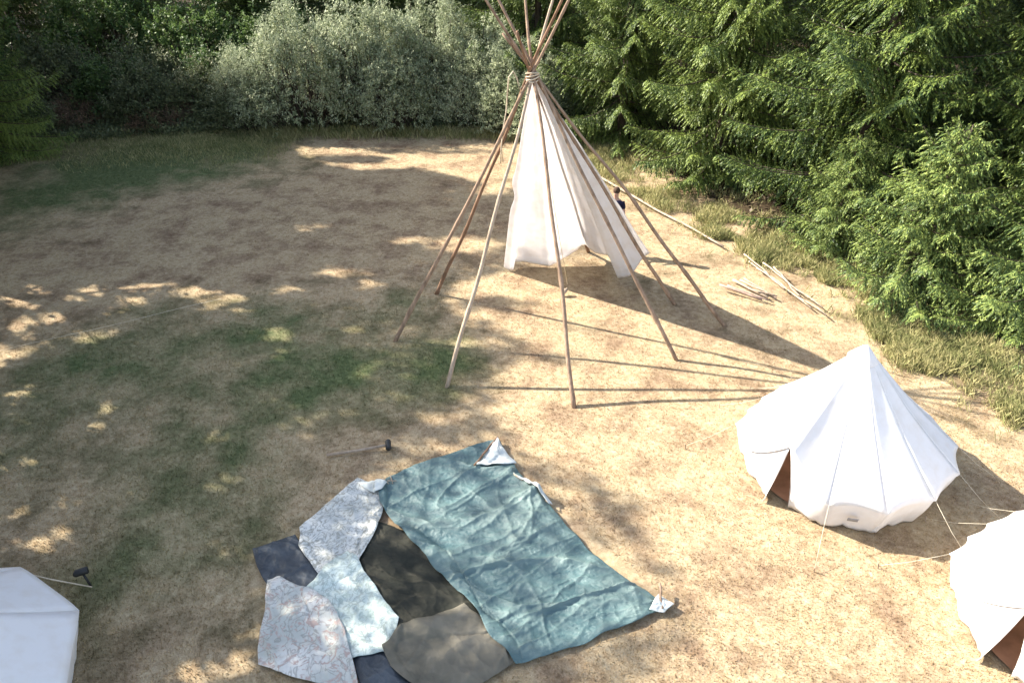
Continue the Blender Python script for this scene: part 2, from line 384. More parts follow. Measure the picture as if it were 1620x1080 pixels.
def place(proto, loc, rz, sc, label, cat, group, used={}):
    o = proto if proto.name not in used else copy_tree(proto)
    used[proto.name] = 1
    o.location = loc; o.rotation_euler.z = rz; o.scale = (sc, sc, sc) if not hasattr(sc, '__len__') else sc
    tag(o, label, cat, group); return o
G1 = 'spruces along the right edge of the clearing'
near = [  # proto, x, y, rot, scale, label
 (YNG, 9.3, 14.9, .3, .95, 'young bright green spruce with its pointed tip below the tall spruces at the right'),
 (YNG, 11.0, 13.2, 1.9, 1.0, 'young spruce with drooping tips overhanging the grass behind the big bell tent'),
 (YNG, 8.4, 17.3, 4.0, .72, 'smallest young spruce at the grass edge beyond the pile of cut poles'),
 (SPR[0], 13.0, 15.8, 1.0, 1.0, 'tall dark spruce standing behind the two bright young spruces'),
 (SPR[0], 9.3, 18.9, 2.6, (1.16, 1.16, 1.0), 'widest sunlit spruce with long hanging boughs above the cut poles'),
 (SPR[0], 6.6, 23.0, .5, 1.05, 'spruce with shaded lower boughs right behind the standing person'),
 (SPR[0], 4.0, 26.6, 3.9, .98, 'spruce directly behind the top of the tipi with lit yellow green boughs'),
 (SPR[0], 1.0, 30.6, 5.2, (1.1, 1.1, 1.0), 'dark spruce rising between the willow shrubs and the tipi poles'),
 (SPR[1], 14.2, 20.2, 2.0, 1.0, 'shaded spruce behind the widest sunlit spruce, towards the right corner'),
 (SPR[0], 11.2, 24.0, 4.4, 1.1, 'spruce of the second row seen between the widest spruce and its left neighbour'),
 (SPR[1], 16.8, 17.6, 5.9, 1.0, 'dark spruce in the top right corner behind the tall one'),
]
for pr, x_, y_, rz, sc, lb in near: place(pr, (x_, y_, -.05), rz, sc, lb, 'spruce tree', G1)
for i, (x_, y_) in enumerate([(8, 30), (4.5, 33), (14.5, 30), (18.5, 23), (19, 29), (0, 37), (9, 36), (-4, 39), (15, 36), (-8.5, 41), (-14, 40), (-19.5, 38), (-25, 40), (-30, 36), (-12, 46), (-22, 46), (-2, 46), (6, 44), (-6, 50), (-11, 53), (-16, 50), (-26, 50), (-32, 46), (-1, 54), (10, 50), (-20, 56), (-36, 40), (-9, 45.5), (-6.5, 37), (-11, 38.5), (-37, 52), (-29, 58), (-13, 60), (-4, 61), (5, 58), (16, 48), (24, 34), (23, 42), (-42, 47)]):
    place(SPR[i % 2], (x_ + rng.normal(0, .5), y_ + rng.normal(0, .5), -.05), rng.random() * 6, .9 + .25 * rng.random(), 'tall spruce of the dark wood behind the front row of trees', 'spruce tree', 'spruces of the dark wood behind')
LF = 'spruces at the left end of the clearing'
for x_, y_, rz, sc, lb in [(-18.3, 24.7, 1.2, .9, 'shaded spruce with boughs hanging over the grass at the far left'),
                           (-24.5, 29.5, 3.0, 1.0, 'dark spruce left of the bramble bank, standing behind the shaded one')]:
    place(SPR[0], (x_, y_, -.05), rz, sc, lb, 'spruce tree', LF)

# ------------------------------------------------------------------ willows and undergrowth
def make_shrub(name, Ht, Rx, Ry, nshoot, nleaf, shoot_l, leaf, mat, seed, upright=.9, stem_mat='bark', wid=.36):
    global rng
    keep = rng; rng = np.random.default_rng(seed); root = empty(name); tb = MB(); vs = []
    for i in range(nshoot):
        a = rng.random() * 6.283; rr = math.sqrt(rng.random()); lump = .55 + .75 * vnoise(np.cos(a) * 2.6 + 4, np.sin(a) * 2.6 + 4, seed)
        h = (.12 + .88 * rng.random() ** .7) ; prof = math.sqrt(max(0, 1 - (h * .92) ** 2.6)) * lump
        surf = .55 + .45 * rr
        p = np.array([math.cos(a) * Rx * prof * surf, math.sin(a) * Ry * prof * surf, h * Ht * (.58 + .55 * float(vnoise(math.cos(a) * rr * 2.8 + 9, math.sin(a) * rr * 2.8 + 9, seed + 2)))])
        out = np.array([math.cos(a), math.sin(a), 0.])
        d = out * (.75 * (1 - h) + .18) + np.array([0, 0, upright * (.35 + .75 * h)]) + rng.normal(0, .42, 3); d /= np.linalg.norm(d)
        l = shoot_l * (.55 + .8 * rng.random())
        if rng.random() < .05: l *= 1.9; d = unit(d * .5 + np.array([0, 0, 1.0]))
        u = np.linspace(0, 1, nleaf)
        C = p + d * (u * l)[:, None] + rng.normal(0, .035, (nleaf, 3)); C[:, 2] -= .06 * l * u ** 2
        D = d * .4 + rng.normal(0, .6, (nleaf, 3)); lf = leaf * (.6 + .7 * rng.random(nleaf)) * (1.1 - .45 * u)
        vs.append(leaf_quads(C, D, lf, lf * wid))
        if i % 9 == 0:
            b_ = np.array([p[0] * .25, p[1] * .25, 0]); mid = (b_ + p) / 2 + np.array([0, 0, -.1 * Ht]) + out * .1
            tb.tube([b_, mid, p, p + d * l * .8], [.035, .022, .012, .003], 4, False)
    tb.build('stem', M[stem_mat], root); leafobj('foliage', vs, mat, root); rng = keep
    return root
W1 = make_shrub('willow_shrub', 4.1, 2.6, 2.0, 1700, 26, .55, .13, M['willow'], 21, .45)
W2 = make_shrub('willow_shrub', 3.7, 2.3, 1.9, 1500, 26, .5, .13, M['willow'], 22, .4)
WG = 'grey green willow shrubs at the far edge of the grass'
for pr, x_, y_, rz, sc, lb in [(W1, -8.0, 29.0, .4, (.95, 1, .98), 'silvery willow shrub at the left end of the willow clump, tallest shoots'),
                              (W2, -9.9, 28.6, 1.3, (.7, .7, .72), 'low silvery willow shrub leaning out left of the tallest one'),
                              (W2, -5.6, 29.5, 2.2, (1.1, 1, 1.08), 'silvery willow shrub just right of the tallest willow'),
                              (W1, -3.2, 30.0, 3.6, (1.0, 1, 1.02), 'silvery willow shrub in the middle of the willow clump'),
                              (W2, -4.2, 28.5, .3, (.8, .8, .7), 'low willow shrub in front of the middle of the clump, over the dry grass'),
                              (W1, -1.4, 29.0, 4.6, (.8, .85, .85), 'silvery willow shrub right of the middle of the clump'),
                              (W2, .2, 27.9, 5.0, (.85, .9, .80), 'lowest willow shrub at the right end of the clump, beside the tipi poles')]:
    place(pr, (x_, y_, -.05), rz, sc, lb, 'willow shrub', WG)
B1 = make_shrub('bramble_bush', 1.9, 2.1, 1.6, 520, 20, .7, .13, M['bramble'], 31, .6, wid=.6)
B2 = make_shrub('bramble_bush', 1.5, 1.9, 1.5, 420, 18, .7, .11, M['russet'], 32, .5, wid=.5)
B3 = make_shrub('elder_bush', 3.2, 2.0, 1.8, 520, 22, .6, .17, M['broad'], 33, .7, wid=.55)
for pr, x_, y_, rz, sc, lb, c_, g_ in [
    (B1, -12.0, 29.6, .2, 1.0, 'green bramble bush just left of the willow clump', 'bramble', 'brambles on the far bank'),
    (B1, -15.2, 31.2, 1.5, 1.1, 'green bramble bush in the middle of the far bank', 'bramble', 'brambles on the far bank'),
    (B1, -18.7, 31.6, 2.7, 1.15, 'green bramble bush on the far bank nearest the left spruces', 'bramble', 'brambles on the far bank'),
    (B2, -13.4, 28.3, .9, (.7, .6, .5), 'reddish brown bramble bush low in front of the green ones', 'bramble', 'russet brambles on the far bank'),
    (B2, -17.0, 28.6, 2.1, (.6, .7, .55), 'reddish brown bramble bush beside the left spruce boughs', 'bramble', 'russet brambles on the far bank'),
    (B3, -13.8, 34.0, 1.0, 1.05, 'dark leafy elder bush rising behind the brambles', 'elder bush', 'elder bushes behind the brambles'),
    (B3, -18.6, 35.0, 3.0, 1.2, 'dark leafy elder bush behind the brambles, further left', 'elder bush', 'elder bushes behind the brambles'),
    (B3, -22.8, 32.0, 4.2, 1.1, 'leafy elder bush with bright lit leaves by the left spruces', 'elder bush', 'elder bushes behind the brambles'),
    (B3, -10.2, 33.6, 5.2, 1.0, 'dark leafy elder bush half hidden behind the left willow', 'elder bush', 'elder bushes behind the brambles'),
    (B3, -11.9, 31.4, 2.9, (.9, .8, .7), 'elder bush with pale lit leaf tips just left of the tallest willow', 'elder bush', 'elder bushes behind the brambles'),
    (B1, -14.6, 28.9, 5.3, (.9, .8, .95), 'dense bramble bush at the front of the far bank, above the green grass', 'bramble', 'brambles on the far bank'),
    (B1, -18.3, 27.2, 4.4, (.8, .8, .7), 'bramble bush creeping forward onto the grass at the far left', 'bramble', 'brambles on the far bank'),
    (B3, -16.0, 30.2, 2.2, (.8, .8, .62), 'small elder bush with lit leaves among the brambles in the middle of the bank', 'elder bush', 'elder bushes behind the brambles'),
    (B3, -20.8, 28.6, .5, (.9, .8, .8), 'elder bush overhung by the left spruce boughs', 'elder bush', 'elder bushes behind the brambles'),
    (B1, -10.6, 28.3, 3.3, (.7, .7, .6), 'low bramble bush under the left edge of the willow clump', 'bramble', 'brambles on the far bank'),
    (B1, 1.9, 28.0, 4.1, .62, 'small dark bush in shade at the foot of the willow beside the tipi', 'bush', None)]:
    place(pr, (x_, y_, -.05), rz, sc, lb, c_, g_)
# rough growth along both edges: nobody could count it
def edge_growth():
    vs = []; 
    n = 42000; tx = rng.random(n)
    x = -24 + 24.5 * tx; y = 27.4 + rng.random(n) ** 1.5 * 6 + 1.6 * fbm(x * .6, x * 0, 8) + np.clip(-9.5 - x, 0, 9) * -.22
    hgt = .18 + .75 * fbm(x * .8, y * .8, 14) * np.clip((y - 27.3) / 1.5, .25, 1) * np.where(x < -9, 1.15, .55)
    C = np.stack([x, y, gz(x, y) + hgt * rng.random(n)], -1)
    D = rng.normal(0, .6, (n, 3)); D[:, 2] += .5
    vs.append(leaf_quads(C, D, .07 + .12 * rng.random(n), .045 + .04 * rng.random(n)))
    o = leafobj('undergrowth', vs, M['bramble'], None); tag(o, 'tangled nettles and low weeds along the far edge of the grass', 'undergrowth', kind='stuff')
edge_growth()
def edge_grass():
    n = 110000; seg = rng.random(n) * (len(FOREST) - 1); i = seg.astype(int); f = seg - i
    P = np.array([[p.x, p.y] for p in FOREST]); p = P[i] * (1 - f[:, None]) + P[i + 1] * f[:, None]; d = P[i + 1] - P[i]; nrm = unit(np.stack([d[:, 1], -d[:, 0]], -1))
    off = rng.normal(0, .55, n); off = np.where(off > 0, off * 2.2, off * .7); q = p - nrm * off[:, None]
    cl = fbm(q[:, 0] * 1.6, q[:, 1] * 1.6, 23); k = (rng.random(n) < np.clip((cl - .30 - .10 * (off < 0)) * 4, 0, 1)) & free(q[:, 0], q[:, 1])
    q = q[k]; cl = cl[k]; h = (.06 + .22 * rng.random(len(q))) * (.5 + cl)
    o = blades('long_grass', q[:, 0], q[:, 1], h, .007 + .005 * rng.random(len(q)), M['longblade'], .6)
    tag(o, 'long yellow grass growing along the foot of the spruces', 'long grass')
    n = 14000; x = -9.5 + 10.5 * rng.random(n); y = 27.4 + rng.normal(0, .35, n); k = rng.random(n) < fbm(x * 1.5, y * 1.5, 4) * 1.1
    o = blades('long_grass', x[k], y[k], .08 + .28 * rng.random(k.sum()), .012, M['longblade'], .5)
    tag(o, 'fringe of taller yellow green grass at the foot of the willows', 'long grass')
    n = 50000; x = -22 + 14 * rng.random(n); y = 22.5 + 6 * rng.random(n); g = green_at(x, y); k = (g + rng.random(n) * .5 > .5) & (rng.random(n) < np.clip((y - 22.3 - 2.2 * fbm(x * .5, y * .5, 33)) / 2.5, 0, 1))
    o = blades('long_grass', x[k], y[k], .06 + .12 * rng.random(k.sum()), .014, M['longblade'], .7)
    tag(o, 'lush green grass patch in the shade before the brambles', 'long grass')
edge_grass()
# dark litter on the woodland floor
n = 30000; x = np.concatenate([rng.uniform(2, 22, n), rng.uniform(-30, 5, n)]); y = np.concatenate([rng.uniform(12, 40, n), rng.uniform(29, 48, n)])
WOOD = [(FOREST[int(q)].lerp(FOREST[min(int(q) + 1, len(FOREST) - 1)], q - int(q)) + Vector((1.25, .7, 0)) + Vector((.7, -.5, 0)) * float(fbm(q * 3, 1.0, 9) * 1.6 - .8))[:2] for q in np.arange(0, len(FOREST) - 1, .12)] + [(60, 8), (60, 190), (-120, 190), (-120, 33), (-12, 31), (0, 30)]
k = inpoly(x, y, WOOD); x, y = x[k], y[k]; D = rng.normal(0, .6, (len(x), 3)); D[:, 2] = np.abs(D[:, 2]) * .3
o = leafobj('leaf_litter', [leaf_quads(np.stack([x, y, gz(x, y) + .01 + .05 * rng.random(len(x))], -1), D, .16 + .16 * rng.random(len(x)), .10, roll=.6)], M['litter'], None)
tag(o, 'brown needle and leaf litter on the shaded woodland floor', 'leaf litter', kind='stuff')
m, t, b = newmat('forest_soil', 1, .05); g_ = N(t, 'NewGeometry'); t.links.new(ramp(t, noise(t, g_.outputs['Position'], 3, 6, .7), [(.3, (.022, .017, .011)), (.7, (.07, .05, .03))]), b.inputs['Base Color'])
wx = [(p[0], p[1]) for p in WOOD]
bmw = bmesh.new(); vv = [bmw.verts.new((p[0], p[1], .018)) for p in wx]; ff = bmw.faces.new(vv); bmesh.ops.triangulate(bmw, faces=[ff]); me = bpy.data.meshes.new('forest_floor'); bmw.to_mesh(me); bmw.free(); me.materials.append(m)
o = bpy.data.objects.new('forest_floor', me); COL.objects.link(o); tag(o, kind='structure')

# ------------------------------------------------------------------ tall trees left of the clearing; their crowns throw the dappled shade
def gp(l): return [at(*p) for p in l]
LIT = [gp(q) for q in [
 [(1420, 500), (1200, 425), (1090, 330), (960, 265), (900, 215), (880, 300), (1000, 420), (900, 440), (790, 425), (735, 438), (700, 470), (770, 515), (860, 548), (800, 600), (775, 640), (815, 700), (880, 735), (1010, 800), (1030, 880), (1085, 950), (1095, 1040), (950, 1085), (950, 1400), (1900, 1400), (1900, 500)],
 [(445, 212), (600, 195), (900, 205), (900, 290), (800, 300), (745, 285), (660, 262), (560, 268), (470, 248)],
 [(350, -100), (1000, -100), (1000, 222), (800, 215), (430, 216), (360, 200), (320, 100)]]]
SPOTS = px_blobs([(250, 100, 60, 16, 1), (160, 60, 60, 14, 1), (310, 135, 40, 10, 1), (70, 35, 40, 14, 1), (420, 182, 40, 8, 1), (740, 385, 60, 15, 1), (650, 378, 40, 8, 1), (495, 358, 40, 9, 1), (780, 300, 30, 8, 1), (45, 470, 40, 14, 1), (140, 462, 45, 14, 1), (90, 500, 40, 10, 1), (200, 480, 40, 16, 1), (230, 452, 40, 9, 1), (310, 462, 45, 12, 1), (370, 470, 36, 10, 1), (450, 458, 30, 9, 1), (390, 492, 24, 8, 1),
  (540, 430, 50, 10, 1), (590, 450, 30, 8, 1), (40, 618, 34, 13, 1), (172, 646, 17, 8, 1), (30, 665, 36, 13, 1), (85, 672, 24, 8, 1), (118, 587, 10, 7, 1), (280, 608, 11, 8, 1), (322, 648, 14, 8, 1), (425, 630, 14, 8, 1), (372, 575, 11, 7, 1), (178, 628, 14, 6, 1),
  (105, 795, 36, 13, 1), (145, 790, 22, 8, 1), (30, 812, 26, 14, 1), (212, 790, 34, 11, 1), (215, 815, 26, 9, 1), (355, 782, 14, 6, 1), (305, 742, 12, 10, 1), (240, 997, 22, 8, 1), (232, 965, 20, 8, 1), (395, 740, 12, 5, 1), (400, 1000, 14, 25, 1), (300, 850, 9, 5, 1),
  (640, 628, 26, 7, 1), (560, 655, 16, 6, 1), (480, 700, 10, 5, 1), (140, 580, 8, 6, 1), (700, 660, 30, 8, 1), (735, 540, 35, 9, 1), (830, 590, 40, 12, 1), (520, 500, 15, 6, 1), (860, 820, 22, 10, 1), (800, 985, 26, 9, 1), (735, 745, 20, 6, 1), (700, 850, 16, 8, 1), (940, 900, 16, 8, 1), (350, 545, 10, 6, 1), (300, 430, 14, 5, 1)])
SHADE = px_blobs([(905, 790, 80, 28, 1), (985, 868, 75, 32, 1), (870, 750, 50, 18, 1), (940, 830, 70, 24, 1), (1090, 1010, 44, 24, 1), (930, 1050, 50, 18, 1), (900, 570, 46, 9, 1), (960, 520, 60, 12, 1), (800, 480, 60, 8, 1), (1000, 1000, 60, 12, 1), (700, 238, 120, 4, 1), (560, 250, 60, 5, 1), (1020, 940, 30, 14, 1)])
def lit(x, y):
    r = np.zeros(np.shape(x), bool); jx = (fbm(x * 1.6, y * 1.6, 41) - .5) * .9; jy = (fbm(x * 1.6, y * 1.6, 47) - .5) * .9
    for p in LIT: r |= inpoly(x + jx, y + jy, p)
    for cx, cy, rx, ry, a in SHADE: r &= ((x - cx + jx * .6) / rx) ** 2 + ((y - cy + jy * .6) / ry) ** 2 > 1
    for cx, cy, rx, ry, a in SPOTS: r |= ((x - cx + jx * .35) / rx) ** 2 + ((y - cy + jy * .35) / ry) ** 2 < .35
    return r
def thin(x, y):
    """share of leaves left out of a crown so that light filters through to this spot of ground"""
    t = np.clip((fbm(x * 1.5, y * 1.5, 91) - .56) * 9, 0, 1) * inpoly(x, y, NEARLEFT) * .97
    for cx, cy, rx, ry, a in SPOTS: t = np.maximum(t, np.clip(1.7 - ((x - cx) / rx) ** 2 - ((y - cy) / ry) ** 2, 0, 1) * .93)
    t = np.maximum(t, inpoly(x, y, TEAL) * (.56 + .34 * fbm(x * 1.3, y * 1.3, 95)))
    t = np.maximum(t, inpoly(x, y, CLOTHS) * (.50 + .34 * fbm(x * 1.6, y * 1.6, 98)))
    return t
CLOTHS = gp([(380, 850), (600, 740), (650, 840), (820, 1060), (380, 1090)])
NEARLEFT = gp([(-60, 440), (560, 430), (620, 560), (520, 700), (380, 800), (420, 1100), (-60, 1100)]); TEAL = gp([(600, 690), (860, 690), (1090, 960), (800, 1070), (560, 840)])
def outside_view(x, y, z):
    D = y * math.cos(PITCH) + (CAM_H - z) * math.sin(PITCH); u = y * math.sin(PITCH) - (CAM_H - z) * math.cos(PITCH)
    return (np.abs(x) > D * .704 + .4) | (u > D * .47 + .3) | (D < 0)
SH = (-SUN.x / SUN.z, -SUN.y / SUN.z)     # ground shift of a shadow per metre of height
def make_shade_tree(x0, y0, Ht, Rc, n, lf, label):
    root = empty('broadleaf_tree', (x0, y0, -.05)); tb = MB(); zc = Ht * .62; hz = Ht * .40
    v = rng.normal(0, 1, (n, 3)); v = unit(v) * (rng.random(n)[:, None] ** .45)
    P = v * np.array([Rc, Rc, hz]); P[:, 2] += zc
    # leaves gather in sprays of a dozen
    P = P[: n // 12]; P = np.repeat(P, 12, 0) + rng.normal(0, .26, (len(P) * 12, 3))
    wx_, wy_ = P[:, 0] + x0, P[:, 1] + y0
    gx, gy = wx_ + SH[0] * P[:, 2], wy_ + SH[1] * P[:, 2]
    k = ~lit(gx, gy) & (rng.random(len(gx)) > thin(gx, gy)) & outside_view(wx_, wy_, P[:, 2]) & (P[:, 2] > 2.2)
    C = P[k]; D = rng.normal(0, .6, (len(C), 3)); D[:, 2] -= .3
    tb.tube([(0, 0, 0), (.1, .05, Ht * .3), (-.05, .1, Ht * .6), (.05, 0, Ht * .9)], [.2, .15, .09, .02], 9)
    for i in range(26):
        if len(C) == 0: break
        e = C[rng.integers(len(C))]; zb = max(1.8, e[2] * .75 - 1); tb.tube([(0, 0, zb), tuple(e * np.array([.5, .5, .5]) + np.array([0, 0, zb * .5 + .3])), tuple(e)], [.06, .035, .01], 5, False)
    tb.build('trunk', M['bark'], root); leafobj('crown', [leaf_quads(C, D, lf, lf * .72)], M['broad'], root)
    tag(root, label, 'tree', 'tall leafy trees left of the clearing'); return root
BL = 'tall leafy tree beyond the left side of the clearing whose crown shades the grass'
for (x0, y0, Ht, Rc) in [(-14.5, 8.5, 13, 3.6), (-16.5, 13, 15, 4.0), (-18.2, 17.5, 16, 4.2), (-20.5, 21.5, 16, 4.2), (-21, 11, 17, 4.2), (-23, 16, 18, 4.4), (-25.5, 21, 18, 4.4), (-12.8, 3.5, 12, 3.4), (-18, 5.5, 16, 4.2), (-29, 18, 19, 4.6), (-28, 26, 18, 4.4), (-13.5, 11.5, 9, 2.6), (-16.0, 18.8, 9, 2.4), (-23, 24.5, 14, 4), (-11, 7, 8.5, 2.3), (-31, 13, 19, 4.6), (-24.5, 7.5, 19, 4.6), (-23.5, 27.0, 15, 5.2), (-19.9, 26.0, 15, 5), (-21.0, 24.0, 17, 5), (-26.5, 30.5, 17, 5.2), (-24.5, 32.0, 14, 4.6), (-31, 33, 18, 5), (-34, 27, 19, 5), (-21.9, 29.2, 19, 5), (-24.5, 31.0, 20, 5.4), (-19.6, 27.6, 16, 4.4), (-17.4, 22.4, 13, 3.8), (-30, 37, 18, 5)]:
    make_shade_tree(x0, y0, Ht, Rc, 11000, .22, BL)

# ------------------------------------------------------------------ tipi
APEX = Vector((.375, 13.97, 5.20))
def wobbly(p0, p1, n, amp, seed):
    r = np.random.default_rng(seed); d = (p1 - p0); a = d.orthogonal().normalized(); c = d.normalized().cross(a); out = []
    ph = r.random(4) * 6
    for i in range(n):
        s = i / (n - 1); w1 = math.sin(s * 7 + ph[0]) + .5 * math.sin(s * 17 + ph[1]); w2 = math.sin(s * 6 + ph[2]) + .5 * math.sin(s * 19 + ph[3])
        e = min(1, s * 6) 
        out.append(p0 + d * s + (a * w1 + c * w2) * amp * e)
    return out
tipi = empty('tipi', (.94, 13.96, 0)); TI = tipi.location
tag(tipi, 'tall white canvas tipi with bare crossed poles, its cover open towards the camera', 'tipi')
tag(tipi, 'tall tipi with bare crossed wooden poles and half open white canvas cover', 'tipi')
FEET = [((690, 462.6), 1.36, 'poledark'), ((624, 537.6), 1.40, 'pole'), ((706.5, 610), 1.38, 'palepole'), ((908.6, 642.5), 1.40, 'pole'), ((1072, 568.5), 1.42, 'pole'), ((1148.7, 513.5), 1.13, 'pole'), ((1069, 480), 1.35, 'pole'), ((931.5, 396.5), 1.16, 'poledark')]
POLES = []
for i, (f_, ext, mt) in enumerate(FEET):
    p0 = at(*f_); d = p0 - Vector((APEX.x, APEX.y, 0)); u = d.normalized(); off = Vector((-u.y, u.x, 0)) * .045 + u * .035
    A = APEX + off + Vector((0, 0, .03 * (i % 3))); p1 = p0 + (A - p0) * ext
    p0.z = -.06
    pts = wobbly(p0, p1, 44, .026, i + 50); n_ = len(pts)
    rr = [(.044 - .022 * j / (n_ - 1)) * (1.22 if (j * 7 + i * 5) % 11 == 0 else 1) for j in range(n_)]
    mb = MB(); mb.tube([p - TI for p in pts], rr, 9); mb.build('pole', M[mt], tipi); POLES.append(pts)
# cover: hangs from the lashing round the back, drawn edge by edge along its hem
HEM = [(797, 421, .10), (800, 425, 0.02), (806, 427, .0), (812, 427, .0), (815, 414, .12), (828, 413.5, .10), (847, 417, .05), (858, 419.5, .02), (868, 421, .02), (880, 416, .06), (890, 409.5, .14), (903, 402, .25), (912, 396, .33), (919, 389, .42), (925, 388, .38), (931, 394, .26), (939.5, 401, .16), (950, 403, .16), (961, 404, .18), (966, 411, .22), (970, 421, .2), (974, 431, .16), (978, 440, .10), (986, 439, .16), (997, 436.5, .22), (1006, 424, .4), (1013.6, 412.6, .6), (1021, 405, .75), (1028, 400, .88)]
H3 = [at(a, b_, c_) for a, b_, c_ in HEM]
# dense resample of the hem
seg = [0]
for i in range(1, len(H3)): seg.append(seg[-1] + (H3[i] - H3[i - 1]).length + .05)
seg = np.array(seg) / seg[-1]; HA = np.array([tuple(p) for p in H3]); nu, nv = 150, 70
uu = np.linspace(0, 1, nu); HH = np.stack([np.interp(uu, seg, HA[:, c_]) for c_ in range(3)], -1)
UP = float(seg[15]); grid = []
CC = np.array([.94, 13.96])
for iv in range(nv):
    s = (iv / (nv - 1)); row = []
    for iu in range(nu):
        h = HH[iu]; top = np.array([APEX.x, APEX.y, APEX.z - .12]); 
        dirn = np.array([h[0] - APEX.x, h[1] - APEX.y]); dl = np.linalg.norm(dirn); dn = dirn / dl
        p = top * (1 - s) + h * s
        p[:2] += dn * .10 * (1 - s) 
        # folds running down from the lashing, deeper where the cloth hangs loose
        w_ = math.sin(s * 3.1416); fold = 0
        fold = .018 * math.sin(uu[iu] * 31 + 1.5 * math.sin(s * 4)) * s ** .6 * (1 - s ** 6 * .9) + .012 * math.sin(uu[iu] * 70 + s * 3) * s * (1 - s)
        fold += .16 * min(1, max(0, uu[iu] - .06) * 4) * (float(fbm(uu[iu] * 7, s * 3.0, 61)) - .5) * w_
        fold += .15 * math.exp(-((uu[iu] - UP) / .10) ** 2) * min(1, 3 * (1 - s) + .35) * min(1, s * 4)
        bulge = .12 * w_ * math.exp(-((uu[iu] - .42) / .25) ** 2)
        p[:2] += dn * (fold + bulge)
        # rolled-back left edge, tied in at half height
        if uu[iu] < .085:
            e = 1 - uu[iu] / .085; p[0] += -.04 * e * w_ + .06 * e * math.exp(-((s - .56) / .05) ** 2) - .04 * e * math.exp(-((s - .47) / .05) ** 2)
        row.append(tuple(p - np.array(TI)))
    grid.append(row)
mb = MB(); mb.grid(grid); cov = mb.build('cover', M['canvas'], tipi); solid(cov, .006)
# rope lashing and its loose loop
mb = MB(); 
for k_ in range(4):
    mb.tube([APEX - TI + Vector((math.cos(a) * (.118 + .01 * math.sin(a * 3 + k_)), math.sin(a) * .118, -.06 + .035 * k_ + .03 * math.sin(a + k_))) for a in np.linspace(0, 6.283, 25)], .013, 6, False)
mb.build('lashing', M['rope'], tipi)
mb = MB(); q = [at(a, b_, c_) for a, b_, c_ in ((838, 124, 5.15), (822, 142, 4.95), (818, 125, 5.15), (812, 113, 5.3), (805, 122, 5.2), (803, 145, 4.9), (801, 175, 4.5), (796, 205, 4.15), (793, 232, 3.8), (792, 258, 3.45))]
mb.tube([p - TI for p in q], .012, 6); mb.tube([q[-1] - TI, q[-1] - TI + Vector((0.02, 0, .35)), q[-1] - TI + Vector((.05, .02, .02))], .014, 6); mb.build('rope_loop', M['rope'], tipi)
# anchor rope with its wooden weight
ar = empty('anchor_rope', at(893, 466)); tag(ar, 'thin cord hanging from the tipi poles to a small pale wooden weight', 'rope'); AR = ar.location
mb = MB(); tp_ = at(897, 456) + Vector((0, 0, .12)); mb.tube([APEX - AR + Vector((.03, 0, -.1)), (APEX - AR) * .55 + (tp_ - AR) * .45, tp_ - AR], .008, 5); mb.build('cord', M['guy'], ar)
mb = MB(); mb.tube([(-.06, -.05, .03), (-.05, -.04, .05), (.02, .03, .1), (.05, .05, .12), (.06, .07, .15)], [.02, .05, .055, .03, .012], 10); mb.build('weight', M['palepole'], ar)

